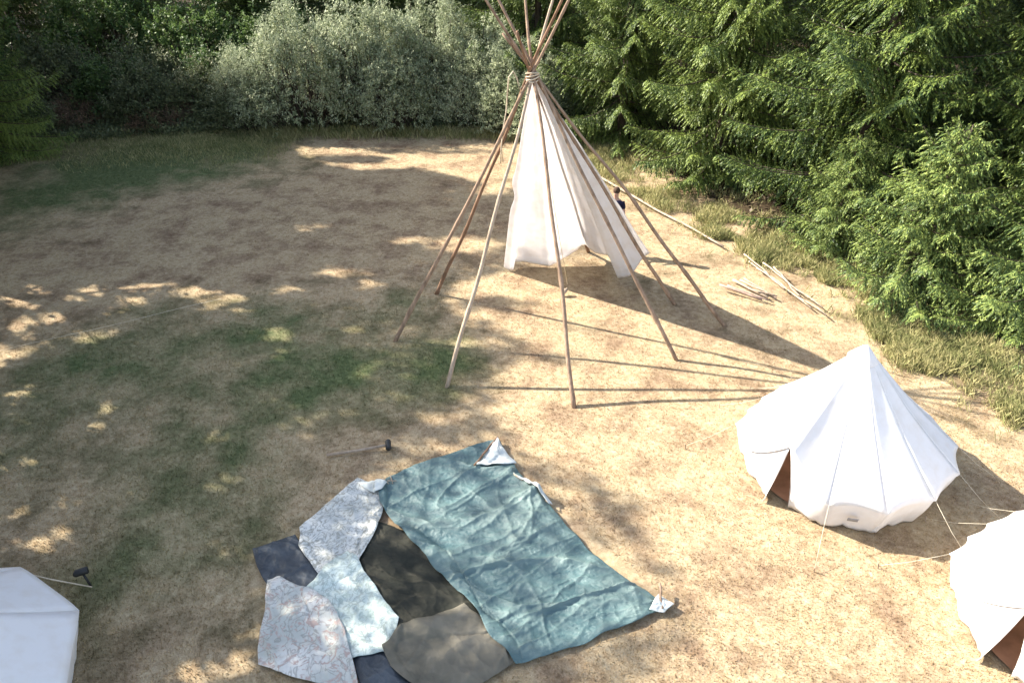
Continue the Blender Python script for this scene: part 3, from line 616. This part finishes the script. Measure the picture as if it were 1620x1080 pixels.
# ------------------------------------------------------------------ bell tents
def make_bell(custom=None):
    """local origin: centre of the floor; door faces azimuth -139 degrees"""
    rt = empty('bell_tent'); HT = 2.30
    tips = [(-141, 1.63, 1.20), (-115, 1.79, .60), (-89, 1.81, .60), (-61, 1.76, .60), (-33, 1.79, .60), (-10, 1.84, .60), (15, 1.80, .6), (38, 1.75, .6), (62, 1.7, .6), (88, 1.58, .6), (112, 1.42, .6), (136, 1.38, .6), (155, 1.47, .6), (172, 1.67, .60), (190, 1.68, .56), (219, 1.63, 1.20)]
    if custom: tips = custom
    per = 9; az_, er, ez, tt = [], [], [], []
    for i in range(len(tips) - 1):
        a0, r0, z0 = tips[i]; a1, r1, z1 = tips[i + 1]
        for j in range(per):
            f = j / per; sc = math.sin(f * math.pi); dk = 1.5 if z0 != z1 and max(z0, z1) > 1 else 1
            az_.append(a0 + (a1 - a0) * f); r = r0 + (r1 - r0) * f
            chord = 1 - .055 * sc * (1 if dk == 1 else .3)
            er.append(r * chord); zz = z0 + (z1 - z0) * f
            if dk > 1: zz = min(z0, z1) + abs(z1 - z0) * (((1 - f) if z0 > z1 else f) ** 1.5)
            ez.append(zz + .04 * sc * (1 if dk == 1 else 0)); tt.append(sc)
    az_.append(tips[-1][0]); er.append(tips[-1][1]); ez.append(tips[-1][2]); tt.append(0)
    nr = 26; rows = []
    for k_ in range(nr):
        s = k_ / (nr - 1); row = []
        for a, r, z, c in zip(az_, er, ez, tt):
            rr = .03 + (r - .03) * s; an = R(a)
            zz = HT + (z - HT) * s - .07 * math.sin(s * math.pi) - .018 * c * math.sin(s * math.pi) * (.4 + s)
            zz += .03 * (float(fbm(a * .06, s * 5, 71)) - .5) * math.sin(s * math.pi)
            row.append((rr * math.cos(an), rr * math.sin(an), zz))
        rows.append(row)
    mb = MB()
    for i_ in range(len(tips) - 1): mb.grid([row[i_ * per:(i_ + 1) * per + 1] for row in rows])
    solid(mb.build('roof', M['tentcloth'], rt), .006)
    # valance and walls
    def wall(i0, i1, g0=None, g1=None, flare=0):
        rws = []; nk = 12
        for k_ in range(nk):
            s = k_ / (nk - 1); row = []
            for i in range(i0, i1 + 1):
                an = R(az_[i]); f = (i - i0) / max(1, i1 - i0)
                top = Vector(((er[i] - .03) * math.cos(an), (er[i] - .03) * math.sin(an), ez[i] - .015))
                gr = er[i] * .885 + .02 * math.sin(az_[i] * .5); bot = Vector((gr * math.cos(an), gr * math.sin(an), -.01))
                if g0 is not None: wgt = max(0, 1 - f / .35); bot = bot.lerp(Vector(g0), wgt * wgt)
                if g1 is not None: wgt = max(0, 1 - (1 - f) / .45); bot = bot.lerp(Vector(g1), wgt ** 1.3)
                p = top.lerp(bot, s); rad = Vector((math.cos(an), math.sin(an), 0))
                p += rad * (.015 * math.sin(s * math.pi) + .012 * math.sin(az_[i] * .9 + s * 4) * s)
                if flare and ((g0 is not None and f < .3) or (g1 is not None and f > .7)):
                    e = (1 - f / .3) if g0 is not None else (f - .7) / .3
                    p += Vector((-rad.y, rad.x, 0)) * flare * math.sin(s * math.pi) * e + rad * .05 * e * s
                row.append(p)
            rws.append(row)
        m_ = MB(); m_.grid(rws); return m_
    c = Vector((5.40, 9.25, 0)); gR = at(1251, 798) - c; gL = at(1209, 790) - c; gR.z = gL.z = -.01
    gR, gL = (Matrix.Rotation(R(tips[0][0] + 141), 3, 'Z') @ g_ * (1.0 if not custom else 1.08) for g_ in (gR, gL))
    n = len(az_)
    solid(wall(0, 2 * per, tuple(gR), None, .03).build('door_flap', M['tentcloth'], rt), .006)
    solid(wall(n - 1 - 2 * per, n - 1, None, tuple(gL), .02).build('door_flap', M['tentcloth'], rt), .006)
    solid(wall(2 * per, n - 1 - 2 * per).build('wall', M['tentcloth'], rt), .006)
    # floor sheet, centre pole, apex cap
    mb = MB(); ring = [[((e_ * .885 - .03) * q_ * math.cos(R(a)), (e_ * .885 - .03) * q_ * math.sin(R(a)), .006) for a, e_ in zip(az_, er)] for q_ in (.01, .5, 1)]
    mb.grid(ring); mb.build('groundsheet', M['tentfloor'], rt)
    mb = MB(); mb.tube([(0, 0, 0), (0, 0, 2.26)], .022, 10); mb.build('centre_pole', M['steel'], rt)
    mb = MB(); cr = [[(r * math.cos(a) * (1 + .06 * abs(math.sin(a * 3.5))), r * math.sin(a) * (1 + .06 * abs(math.sin(a * 3.5))), z + .165) for a in np.linspace(0, 6.2832, 43)] for r, z in ((.004, 2.175), (.04, 2.155), (.12, 2.055), (.215, 1.93), (.218, 1.92))]
    mb.grid(cr); solid(mb.build('apex_cap', M['tentcloth'], rt), .004)
        # guy lines, pegs and bottom toggles
    for i, (a, r, z) in enumerate(tips[:-1]):
        if custom or i in (0, 2, 6, 12, 14): continue
        an = R(a); u = Vector((math.cos(an), math.sin(an), 0)); L = .75 if z < 1 else 1.5; p0 = u * (r - .005) + Vector((0, 0, z)); p1 = u * (r + L)
        mb = MB(); mb.tube([p0, p0.lerp(p1, .5) - Vector((0, 0, .02)), p1 + Vector((0, 0, .03))], .0022, 5); mb.build('guy_line', M['guy'], rt)
        mb = MB(); mb.tube([p1 + u * .02 + Vector((0, 0, .07)), p1 - u * .0 + Vector((0, 0, .06)), p1 - u * .03 - Vector((0, 0, .10))], [.006, .009, .006], 6); mb.build('peg', M['palepole'], rt)
    return rt
bell = make_bell()
BG = 'white bell tents pitched on the clearing'
tents = []
for i, (x_, y_, rz, lb) in enumerate([(5.40, 9.25, 0, 'white bell tent whole in view right of the tipi, door flap partly open'),
                                      (7.50, 6.10, R(-14), 'white bell tent cut off at the right edge beyond the whole one'),
                                      (-6.98, 4.58, R(-4), 'shaded white bell tent cut off in the bottom left corner')]):
    o = bell if i == 0 else copy_tree(bell) if i == 1 else make_bell([(-178, 1.8, 1.2), (-145, 1.95, .6), (-109, 1.98, .6), (-73, 1.98, .6), (-37, 1.98, .6), (1, 2.0, .6), (43, 1.98, .6), (82, 1.97, .6), (112, 1.95, .6), (146, 1.95, .6), (182, 1.8, 1.2)])
    o.location = (x_, y_, 0); o.rotation_euler.z = rz; tag(o, lb, 'bell tent', BG); tents.append(o)
c = Vector((5.40, 9.25, 0)); an = R(-102); u = Vector((math.cos(an), math.sin(an), 0)); sdv = Vector((-u.y, u.x, 0)); pc = u * 1.70 + Vector((0, 0, .34))
mb = MB(); mb.grid([[pc + sdv * (a * .075) + u * (.015 if b_ > 0 else -.012) + Vector((0, 0, b_ * .04)) for a in (-1, -.4, .4, 1)] for b_ in (-1, 0, 1)]); lp = solid(mb.build('label_patch', M['patch'], bell), .006)

# ------------------------------------------------------------------ sheets lying on the grass
def polyline(pts, n):
    P = np.array([tuple(p) for p in pts], float); d = np.r_[0, np.cumsum(np.linalg.norm(np.diff(P, axis=0), axis=1))]; d /= d[-1]
    u = np.linspace(0, 1, n); return np.stack([np.interp(u, d, P[:, c_]) for c_ in range(3)], -1)
HX0, HY0, HC = -5.0, 4.0, .02; HM = np.zeros((460, 380))
def h_at(x, y, k=2):
    i = np.clip(((np.asarray(x) - HX0) / HC).astype(int), k, 459 - k); j = np.clip(((np.asarray(y) - HY0) / HC).astype(int), k, 379 - k); r_ = 0
    for a_ in range(-k, k + 1):
        for b_ in range(-k, k + 1): r_ = np.maximum(r_, HM[i + a_, j + b_])
    return r_
def cloth(name, top, bottom, left, right, z0, amp, mat, seed, label, cat, group=None, folds=((0, 0, 0, 0, 0),), res=.014, drape=None, edge=.045):
    """Coons patch between four pixel chains: top and bottom run left to right, left and right run top to bottom"""
    A = [at(*p) for p in top]; B = [at(*p) for p in bottom]; Lc = [A[0]] + [at(*p) for p in left] + [B[0]]; Rc = [A[-1]] + [at(*p) for p in right] + [B[-1]]
    w_ = max(sum((A[i + 1] - A[i]).length for i in range(len(A) - 1)), sum((B[i + 1] - B[i]).length for i in range(len(B) - 1)))
    h_ = max(sum((Lc[i + 1] - Lc[i]).length for i in range(len(Lc) - 1)), sum((Rc[i + 1] - Rc[i]).length for i in range(len(Rc) - 1)))
    nu, nv = max(8, int(w_ / res)), max(8, int(h_ / res))
    a, b_, l, r = polyline(A, nu), polyline(B, nu), polyline(Lc, nv), polyline(Rc, nv)
    U = np.linspace(0, 1, nu)[None, :, None]; Vv = np.linspace(0, 1, nv)[:, None, None]
    P = (1 - Vv) * a[None] + Vv * b_[None] + (1 - U) * l[:, None] + U * r[:, None] - ((1 - U) * (1 - Vv) * a[0] + U * (1 - Vv) * a[-1] + (1 - U) * Vv * b_[0] + U * Vv * b_[-1])
    x, y = P[..., 0], P[..., 1]
    # small waviness of the outline
    P[..., 0] += (fbm(x * 1.8, y * 1.8, seed, 2) - .5) * edge * 2.6; P[..., 1] += (fbm(x * 1.8, y * 1.8, seed + 5, 2) - .5) * edge * 2.6
    z = np.zeros_like(x)
    for (ang, fr, sh, am, warp) in folds:
        ca, sa = math.cos(R(ang)), math.sin(R(ang)); q = x * ca + y * sa; q2 = -x * sa + y * ca
        ph = q * fr + warp * fbm(q * .7 + 3, q2 * .7, seed + 9) * 6
        rd = 1 - np.abs(np.sin(ph)); msk = np.clip(fbm(q * 1.1, q2 * .5, seed + 13) * 2.4 - .65, 0, 1)
        z += am * rd ** sh * msk
    ca, sa = math.cos(R(folds[0][0])), math.sin(R(folds[0][0])); q = x * ca + y * sa; q2 = -x * sa + y * ca
    for k1, (sc, st, am) in enumerate(((1.5, .28, 1.5), (3.4, .30, .9), (7.5, .32, .45), (15, .5, .16))):
        wq = q + .35 * (fbm(q * .9, q2 * .9, seed + 30) - .5); nn = vnoise(wq * sc, q2 * sc * st, seed + 31 + k1); msk = np.clip(fbm(q * .8, q2 * .8, seed + 40 + k1, 2) * 3 - 1.0, .1, 1)
        z += 1.1 * amp * am * (1 - np.abs(2 * nn - 1)) ** 3.5 * msk
    for k1, (ao, sc, st, am, ex) in enumerate(((0, 1.1, .16, 1.0, 14), (.5, 1.7, .2, .7, 12), (-.7, 2.2, .25, .55, 10), (.2, 4.5, .2, .4, 7), (1.3, 2.6, .3, .4, 9), (-.25, 8, .25, .22, 5))):
        ca, sa = math.cos(R(folds[0][0]) + ao), math.sin(R(folds[0][0]) + ao); q = x * ca + y * sa; q2 = -x * sa + y * ca
        wq = q + .5 * (fbm(q * .8, q2 * .8, seed + 60 + k1) - .5); nn = vnoise(wq * sc + .3, q2 * sc * st, seed + 71 + k1); msk = np.clip(vnoise(q * 1.1, q2 * .7, seed + 80 + k1) * 2.6 - .8, 0, 1)
        z += 2.4 * amp * am * (1 - np.abs(2 * nn - 1)) ** ex * msk
    z += amp * (fbm(x * 3, y * 3, seed + 1) ** 1.5) + amp * .35 * (1 - np.abs(fbm(x * 7, y * 7, seed + 2, 3) * 2 - 1)) ** 6
    if drape is not None: z += drape(x, y)
    ed = np.minimum(np.minimum(np.linspace(0, 1, nu)[None, :] * w_, (1 - np.linspace(0, 1, nu))[None, :] * w_), np.minimum(np.linspace(0, 1, nv)[:, None] * h_, (1 - np.linspace(0, 1, nv))[:, None] * h_))
    z *= .45 + .55 * np.clip(ed / .12, 0, 1)
    base = h_at(x, y); kk = np.ones(5) / 5
    for ax__ in (0, 1): base = np.apply_along_axis(lambda m_: np.convolve(np.pad(m_, 2, mode='edge'), kk, 'valid'), ax__, base)
    P[..., 2] = .008 + .5 * (base + np.maximum(base, h_at(x, y, 1))) + z * (1 - .35 * (base > .01)); np.maximum.at(HM, (np.clip(((P[..., 0] - HX0) / HC).astype(int), 0, 459), np.clip(((P[..., 1] - HY0) / HC).astype(int), 0, 379)), P[..., 2]); crest_light = z / max(1e-4, np.percentile(z, 97))
    idx = np.arange(nu * nv).reshape(nv, nu); F = np.stack([idx[:-1, :-1], idx[1:, :-1], idx[1:, 1:], idx[:-1, 1:]], -1).reshape(-1, 4)
    o = meshobj(name, P.reshape(-1, 3), F, mat); solid(o, .004, -1)
    wa = o.data.attributes.new('crest_light', 'FLOAT', 'POINT'); wa.data.foreach_set('value', np.clip(crest_light, 0, 1.3).ravel().astype(np.float32))  # fold height; drives the painted lightening that makes creases show
    if label: tag(o, label, cat, group)
    return o
PG = 'patterned pale cloths laid on the grass'
cloth('groundsheet', [(397, 869), (430, 856), (468, 847)], [(421, 925), (450, 938), (493, 937), (512, 928)], [(404, 898)], [(490, 888)], .010, .024, M['navy'], 3,
      'shiny navy blue groundsheet with a fold down its middle, left of the patterned cloths', 'groundsheet', 'navy groundsheets', ((62, 3.6, 14, .045, .15), (-25, 5, 8, .012, .3)))
cloth('groundsheet', [(560, 1036), (588, 1026), (612, 1024)], [(572, 1100), (620, 1105), (668, 1100)], [], [(640, 1062)], .018, .024, M['navy'], 4,
      'dark navy groundsheet sticking out below the mint patterned cloth', 'groundsheet', 'navy groundsheets', ((50, 4.2, 10, .03, .3),))
cloth('olive_sheet', [(585, 826), (620, 832), (660, 846)], [(618, 1006), (670, 1010), (770, 1000)], [(560, 892), (596, 950)], [(708, 890), (745, 945)], .014, .030, M['olive'], 5,
      'rumpled dark olive sheet between the patterned cloths and the teal tarpaulin', 'sheet', None, ((62, 3.8, 3, .075, .45), (48, 7, 4, .035, .6), (75, 2.5, 2, .05, .5)))
cloth('patterned_cloth', [(540, 775), (563, 756), (580, 762), (604, 764)], [(486, 886), (520, 925), (565, 900), (598, 838)], [(503, 808), (474, 835), (468, 866)], [(612, 785), (606, 812)], .024, .026, M['floral1'], 6,
      'grey and white patterned cloth, upper one touching the teal tarpaulin', 'cloth', PG, ((20, 4.5, 4, .035, .5), (75, 6, 5, .02, .5)))
cloth('patterned_cloth', [(480, 935), (512, 900), (550, 878), (566, 888)], [(548, 1045), (588, 1038), (618, 1034), (630, 985)], [(500, 985), (520, 1015)], [(598, 942)], .038, .026, M['floral2'], 7,
      'pale mint patterned cloth in the middle of the cloths', 'cloth', PG, ((55, 4.0, 5, .035, .4), (-20, 6, 5, .022, .5)))
cloth('patterned_cloth', [(425, 920), (446, 916), (500, 942), (520, 955)], [(405, 1052), (450, 1066), (500, 1080), (572, 1090)], [(414, 985)], [(548, 1002), (556, 1040)], .052, .026, M['floral3'], 8,
      'large rose and grey patterned cloth nearest the bottom left corner', 'cloth', PG, ((35, 3.6, 5, .03, .5), (-50, 5, 5, .022, .5)))
cloth('grey_sheet', [(606, 1024), (640, 992), (735, 960)], [(655, 1082), (700, 1100), (760, 1085), (822, 1050)], [(622, 1058)], [(790, 1000), (815, 1030)], .030, .022, M['grey'], 9,
      'grey olive crumpled sheet beside the lower corner of the teal tarpaulin', 'sheet', None, ((70, 3.4, 5, .035, .5), (-15, 5, 6, .018, .5)))
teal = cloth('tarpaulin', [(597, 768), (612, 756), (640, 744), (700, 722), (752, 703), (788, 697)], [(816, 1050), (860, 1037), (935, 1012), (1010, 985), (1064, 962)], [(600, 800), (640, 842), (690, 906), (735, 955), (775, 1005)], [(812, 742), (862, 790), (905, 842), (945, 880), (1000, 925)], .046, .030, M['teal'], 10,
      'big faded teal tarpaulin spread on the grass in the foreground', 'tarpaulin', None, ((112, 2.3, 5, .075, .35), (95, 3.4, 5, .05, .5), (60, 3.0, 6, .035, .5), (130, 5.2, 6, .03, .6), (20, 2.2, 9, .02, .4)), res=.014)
def on_tarp(p): h_ = float(h_at(p[0], p[1], 2)); return h_ if h_ > 0 else None
def flat_part(name, pts, z, mat, parent, th=.006, lift=0.0):
    P = [at(a, b_) + Vector((0, 0, z)) for a, b_ in pts]; cen = sum(P, Vector()) / len(P); rows = []
    n = 12; ring = polyline(P + [P[0]], 60)
    for k_ in range(n):
        s = k_ / (n - 1); rows.append([tuple(np.array(cen) * (1 - s) + p * s + np.array([0, 0, lift * (1 - s) + .018 * (float(fbm(p[0] * 5 * s, p[1] * 5 * s, 77)) - .4)])) for p in ring])
    for row in rows:
        for i, p in enumerate(row):
            h = on_tarp(p); e = (p[2] - z)
            row[i] = (p[0], p[1], (h if h is not None else .03) + .014 + max(0, e))
    mb = MB(); mb.grid(rows); o = mb.build(name, mat, parent); solid(o, th, -1); return o
flat_part('folded_corner', [(754, 743), (787, 699), (795, 712), (818, 738), (790, 742)], .135, M['white_side'], teal, lift=.03)
flat_part('folded_corner', [(1026, 970), (1041, 942), (1056, 952), (1066, 960), (1050, 972)], .12, M['white_side'], teal, lift=.02)
flat_part('folded_hem', [(812, 755), (822, 760), (850, 780), (874, 802), (868, 803), (840, 782)], .13, M['white_side'], teal, lift=.015)
flat_part('white_cloth', [(566, 768), (590, 764), (614, 770), (606, 782), (596, 786), (576, 776)], .12, M['white_side'], None, lift=.05)
tag(bpy.data.objects['white_cloth'], 'small bright white cloth at the left corner of the teal tarpaulin', 'cloth')
def stick(p0, p1, r, mat, label, name='stick', cat='stick', group=None, z0=.03, z1=.03, n=7, seed=1, amp=.008):
    a = at(*p0); b_ = at(*p1); a.z, b_.z = (float(h_at(q_.x, q_.y)) + r if -4.9 < q_.x < 4.1 and 4.1 < q_.y < 11.5 and h_at(q_.x, q_.y) > 0 else zz_ for q_, zz_ in ((a, z0), (b_, z1))); o = MB().tube([p - a for p in wobbly(a, b_, n, amp, seed)], [r * (1 - .25 * i / (n - 1)) for i in range(n)], 7).build(name, mat); o.location = a
    return tag(o, label, cat, group)
stick((751, 744), (788, 698), .020, M['poledark'], 'dark stick lying along the upper white folded corner of the teal tarpaulin', z0=.175, z1=.16)
stick((1041, 934), (1047, 968), .020, M['pole'], 'short brown stick lying across the right corner of the teal tarpaulin', z0=.16, z1=.15)
stick((813, 757), (872, 804), .013, M['palepole'], 'thin pale stick lying along the right hem of the teal tarpaulin', z0=.17, z1=.16)
for a_, b_, lb in (((606, 760), (616, 772), 'leftmost'), ((618, 757), (622, 770), 'middle'), ((614, 768), (628, 766), 'rightmost')):
    stick(a_, b_, .009, M['palepole'], '%s of three small wooden pegs dropped on the teal tarpaulin' % lb, 'tent_peg', 'tent peg', 'tent pegs dropped on the teal tarpaulin', .14, .13, 4, 3, .001)
# mallet on the grass, and the black mallet standing by the left tent
ml = empty('mallet', at(517, 721)); tag(ml, 'long handled mallet with black head lying on the grass above the patterned cloths', 'mallet'); L0 = ml.location
h1 = at(612, 708); MB().tube([Vector((0, 0, .02)), (h1 - L0) * .5 + Vector((0, 0, .03)), h1 - L0 + Vector((0, 0, .06))], .024, 8).build('handle', M['palepole'], ml)
ax_ = Vector((-(h1 - L0).y, (h1 - L0).x, 0)).normalized(); hc = h1 - L0 + Vector((.03, 0, .065))
MB().tube([hc - ax_ * .105, hc - ax_ * .095, hc + ax_ * .095, hc + ax_ * .105], [.045, .05, .05, .045], 14).build('head', M['black'], ml)
m2 = empty('mallet', at(144, 927)); tag(m2, 'black headed mallet leaning upright beside the guy rope of the shaded tent', 'mallet')
MB().tube([(0, 0, 0), (-.04, .02, .22)], .016, 8).build('handle', M['black'], m2)
MB().tube([(-.14, .0, .27), (-.13, .0, .27), (.0, .06, .27), (.01, .065, .27)], [.045, .052, .052, .045], 12).build('head', M['black'], m2)
rp = at(6, 898, .55); q = at(146, 928, .02)
o = MB().tube([Vector(), (q - rp) * .5 - Vector((0, 0, .03)), q - rp], .010, 6).build('guy_rope', M['rope']); o.location = rp; tag(o, 'thick pale guy rope running from the shaded tent to the black mallet', 'rope')
# long thin line across the shaded grass
rp = at(-40, 566); q = at(350, 474)
o = MB().tube([Vector((0, 0, .02)) + (q - rp) * s + Vector((0, 0, .012 * math.sin(s * 9))) for s in np.linspace(0, 1, 14)], .0028, 5).build('cord', M['guy']); o.location = rp; tag(o, 'thin cord stretched across the shaded grass left of the tipi', 'cord')
# ------------------------------------------------------------------ poles and cut wood by the trees
stick((938, 279), (1143, 394), .034, M['palepole'], 'very long pale pole lying in the grass behind the tipi', 'pole', 'pole', None, .10, .08, 16, 5, .02)
PP = 'thin pale poles lying together in the long grass'
for i, (a_, b_, lb) in enumerate([((1183, 417), (1283, 492), 'left one of the bundled pale poles lying in the long grass'), ((1196, 430), (1306, 505), 'longest of the bundled pale poles, reaching nearest to the whole bell tent'), ((1222, 430), (1264, 474), 'short pale pole crossing the bundle in the long grass'), ((1205, 425), (1298, 492), 'middle one of the bundled pale poles in the long grass'), ((1175, 413), (1240, 462), 'pale pole at the far end of the bundle, nearest the spruces')]):
    stick(a_, b_, .021, M['palepole'], lb, 'pole', 'pole', PP, .08 + .03 * i, .10, 9, i + 20, .02)
WP = 'cut wooden stakes in a loose pile'
for i, (a_, b_, mt, r_, lb) in enumerate([((1159, 446), (1214, 474), 'palepole', .045, 'broad pale stake on top of the wood pile'), ((1170, 448), (1222, 472), 'palepole', .035, 'pale stake lying second in the wood pile, towards the spruces'), ((1137, 458), (1205, 477), 'redwood', .04, 'reddish stake at the near side of the wood pile'), ((1150, 455), (1214, 479), 'redwood', .035, 'reddish stake beneath the broad pale one in the wood pile'), ((1176, 446), (1228, 475), 'redwood', .03, 'thin reddish stake at the far side of the wood pile'), ((1190, 466), (1229, 473), 'palepole', .028, 'short pale stake lying askew at the right end of the wood pile')]):
    stick(a_, b_, r_ * .72, M[mt], lb, 'stake', 'stake', WP, .06 + .035 * (i % 3), .06 + .02 * (i % 2), 5, i + 40, .006)
bo = stick((140, 158), (185, 172), .035, M['palepole'], 'pale fallen branch caught in the brambles at the left', 'fallen_branch', 'branch', None, .9, .55, 8, 9, .05)
stick((182, 18), (262, 40), .09, M['bark'], 'bare fallen trunk in the dark wood at the top left', 'fallen_log', 'fallen log', None, .5, .4, 8, 10, .08)

# ------------------------------------------------------------------ person behind the tipi cover
def skinned(name, joints, edges, radii, mat, parent, sub=2):
    me = bpy.data.meshes.new(name); me.from_pydata(joints, edges, []); o = bpy.data.objects.new(name, me); COL.objects.link(o); o.parent = parent
    sk = o.modifiers.new('skin', 'SKIN'); 
    if not me.skin_vertices: 
        bpy.context.view_layer.objects.active = o
        me.attributes  # ensures layer
    for i, r in enumerate(radii):
        d = me.skin_vertices[0].data[i]; d.radius = (r, r) if not hasattr(r, '__len__') else r; d.use_root = (i == 0)
    sk.use_smooth_shade = True
    s_ = o.modifiers.new('sub', 'SUBSURF'); s_.levels = s_.render_levels = sub; me.materials.append(mat); return o
per = empty('person', (2.62, 17.3, 0), R(-20)); tag(per, 'person in a dark navy top with short brown hair standing behind the tipi cover', 'person')
J = [(0, 0, .93), (0, .01, 1.12), (0, .01, 1.33), (0, 0, 1.46), (0, -.01, 1.53), (0, -.02, 1.60), (0, -.02, 1.69)]; E = [(0, 1), (1, 2), (2, 3), (3, 4), (4, 5), (5, 6)]; Rd = [(.155, .11), (.145, .105), (.17, .115), (.075, .07), (.055, .055), (.075, .088), (.07, .082)]
def add(p, r, prev): J.append(p); Rd.append(r); E.append((prev, len(J) - 1)); return len(J) - 1
for s_ in (-1, 1):
    a = add((s_ * .17, 0, 1.37), .06, 2); a = add((s_ * .23, -.01, 1.10), .045, a); a = add((s_ * .22, -.14, .90), .033, a); a = add((s_ * .21, -.19, .85), (.04, .02), a)
    for k_ in range(4): f1 = add((s_ * (.18 + .02 * k_), -.235, .805 + .004 * k_), .009, a); add((s_ * (.18 + .02 * k_), -.25, .765 + .008 * abs(k_ - 1)), .008, f1)
    f1 = add((s_ * .165, -.22, .85), .011, a); add((s_ * .15, -.25, .825), .009, f1)
    a = add((s_ * .10, 0, .82), .09, 0); a = add((s_ * .12, -.01, .50), .06, a); a = add((s_ * .12, .02, .09), .04, a); add((s_ * .14, -.13, .04), (.045, .03), a)
skinned('body', J, E, Rd, M['skin'], per)
def ell(mb, c_, r_, n=14, m_=10, z0=-1.0):
    rows = []
    for i in range(m_ + 1):
        ph = math.asin(z0) + (math.pi / 2 - math.asin(z0)) * i / m_
        rows.append([(c_[0] + r_[0] * math.cos(ph) * math.cos(t_), c_[1] + r_[1] * math.cos(ph) * math.sin(t_), c_[2] + r_[2] * math.sin(ph)) for t_ in np.linspace(0, 2 * math.pi, n + 1)])
    mb.grid(rows); return mb
ell(MB(), (0, .005, 1.665), (.088, .105, .105), z0=-.35).build('hair', M['hair'], per)
for s_ in (-1, 1): ell(MB(), (s_ * .03, -.105, 1.645), (.012, .008, .008), 8, 6).build('eye', M['black'], per)
J2 = [(0, 0, .95), (0, .01, 1.12), (0, .01, 1.34), (0, 0, 1.44)]; E2 = [(0, 1), (1, 2), (2, 3)]; R2 = [(.168, .125), (.16, .12), (.182, .128), (.08, .078)]
for s_ in (-1, 1): J2 += [(s_ * .175, 0, 1.38), (s_ * .215, -.005, 1.2)]; E2 += [(2, len(J2) - 2), (len(J2) - 2, len(J2) - 1)]; R2 += [.072, .062]
skinned('shirt', J2, E2, R2, M['navycloth'], per)
J3 = [(0, 0, .93)]; E3 = []; R3 = [(.165, .12)]
for s_ in (-1, 1): b0 = len(J3); J3 += [(s_ * .10, 0, .82), (s_ * .12, -.01, .5), (s_ * .12, .02, .12)]; E3 += [(0, b0), (b0, b0 + 1), (b0 + 1, b0 + 2)]; R3 += [.102, .075, .058]
skinned('trousers', J3, E3, R3, M['denim'], per)
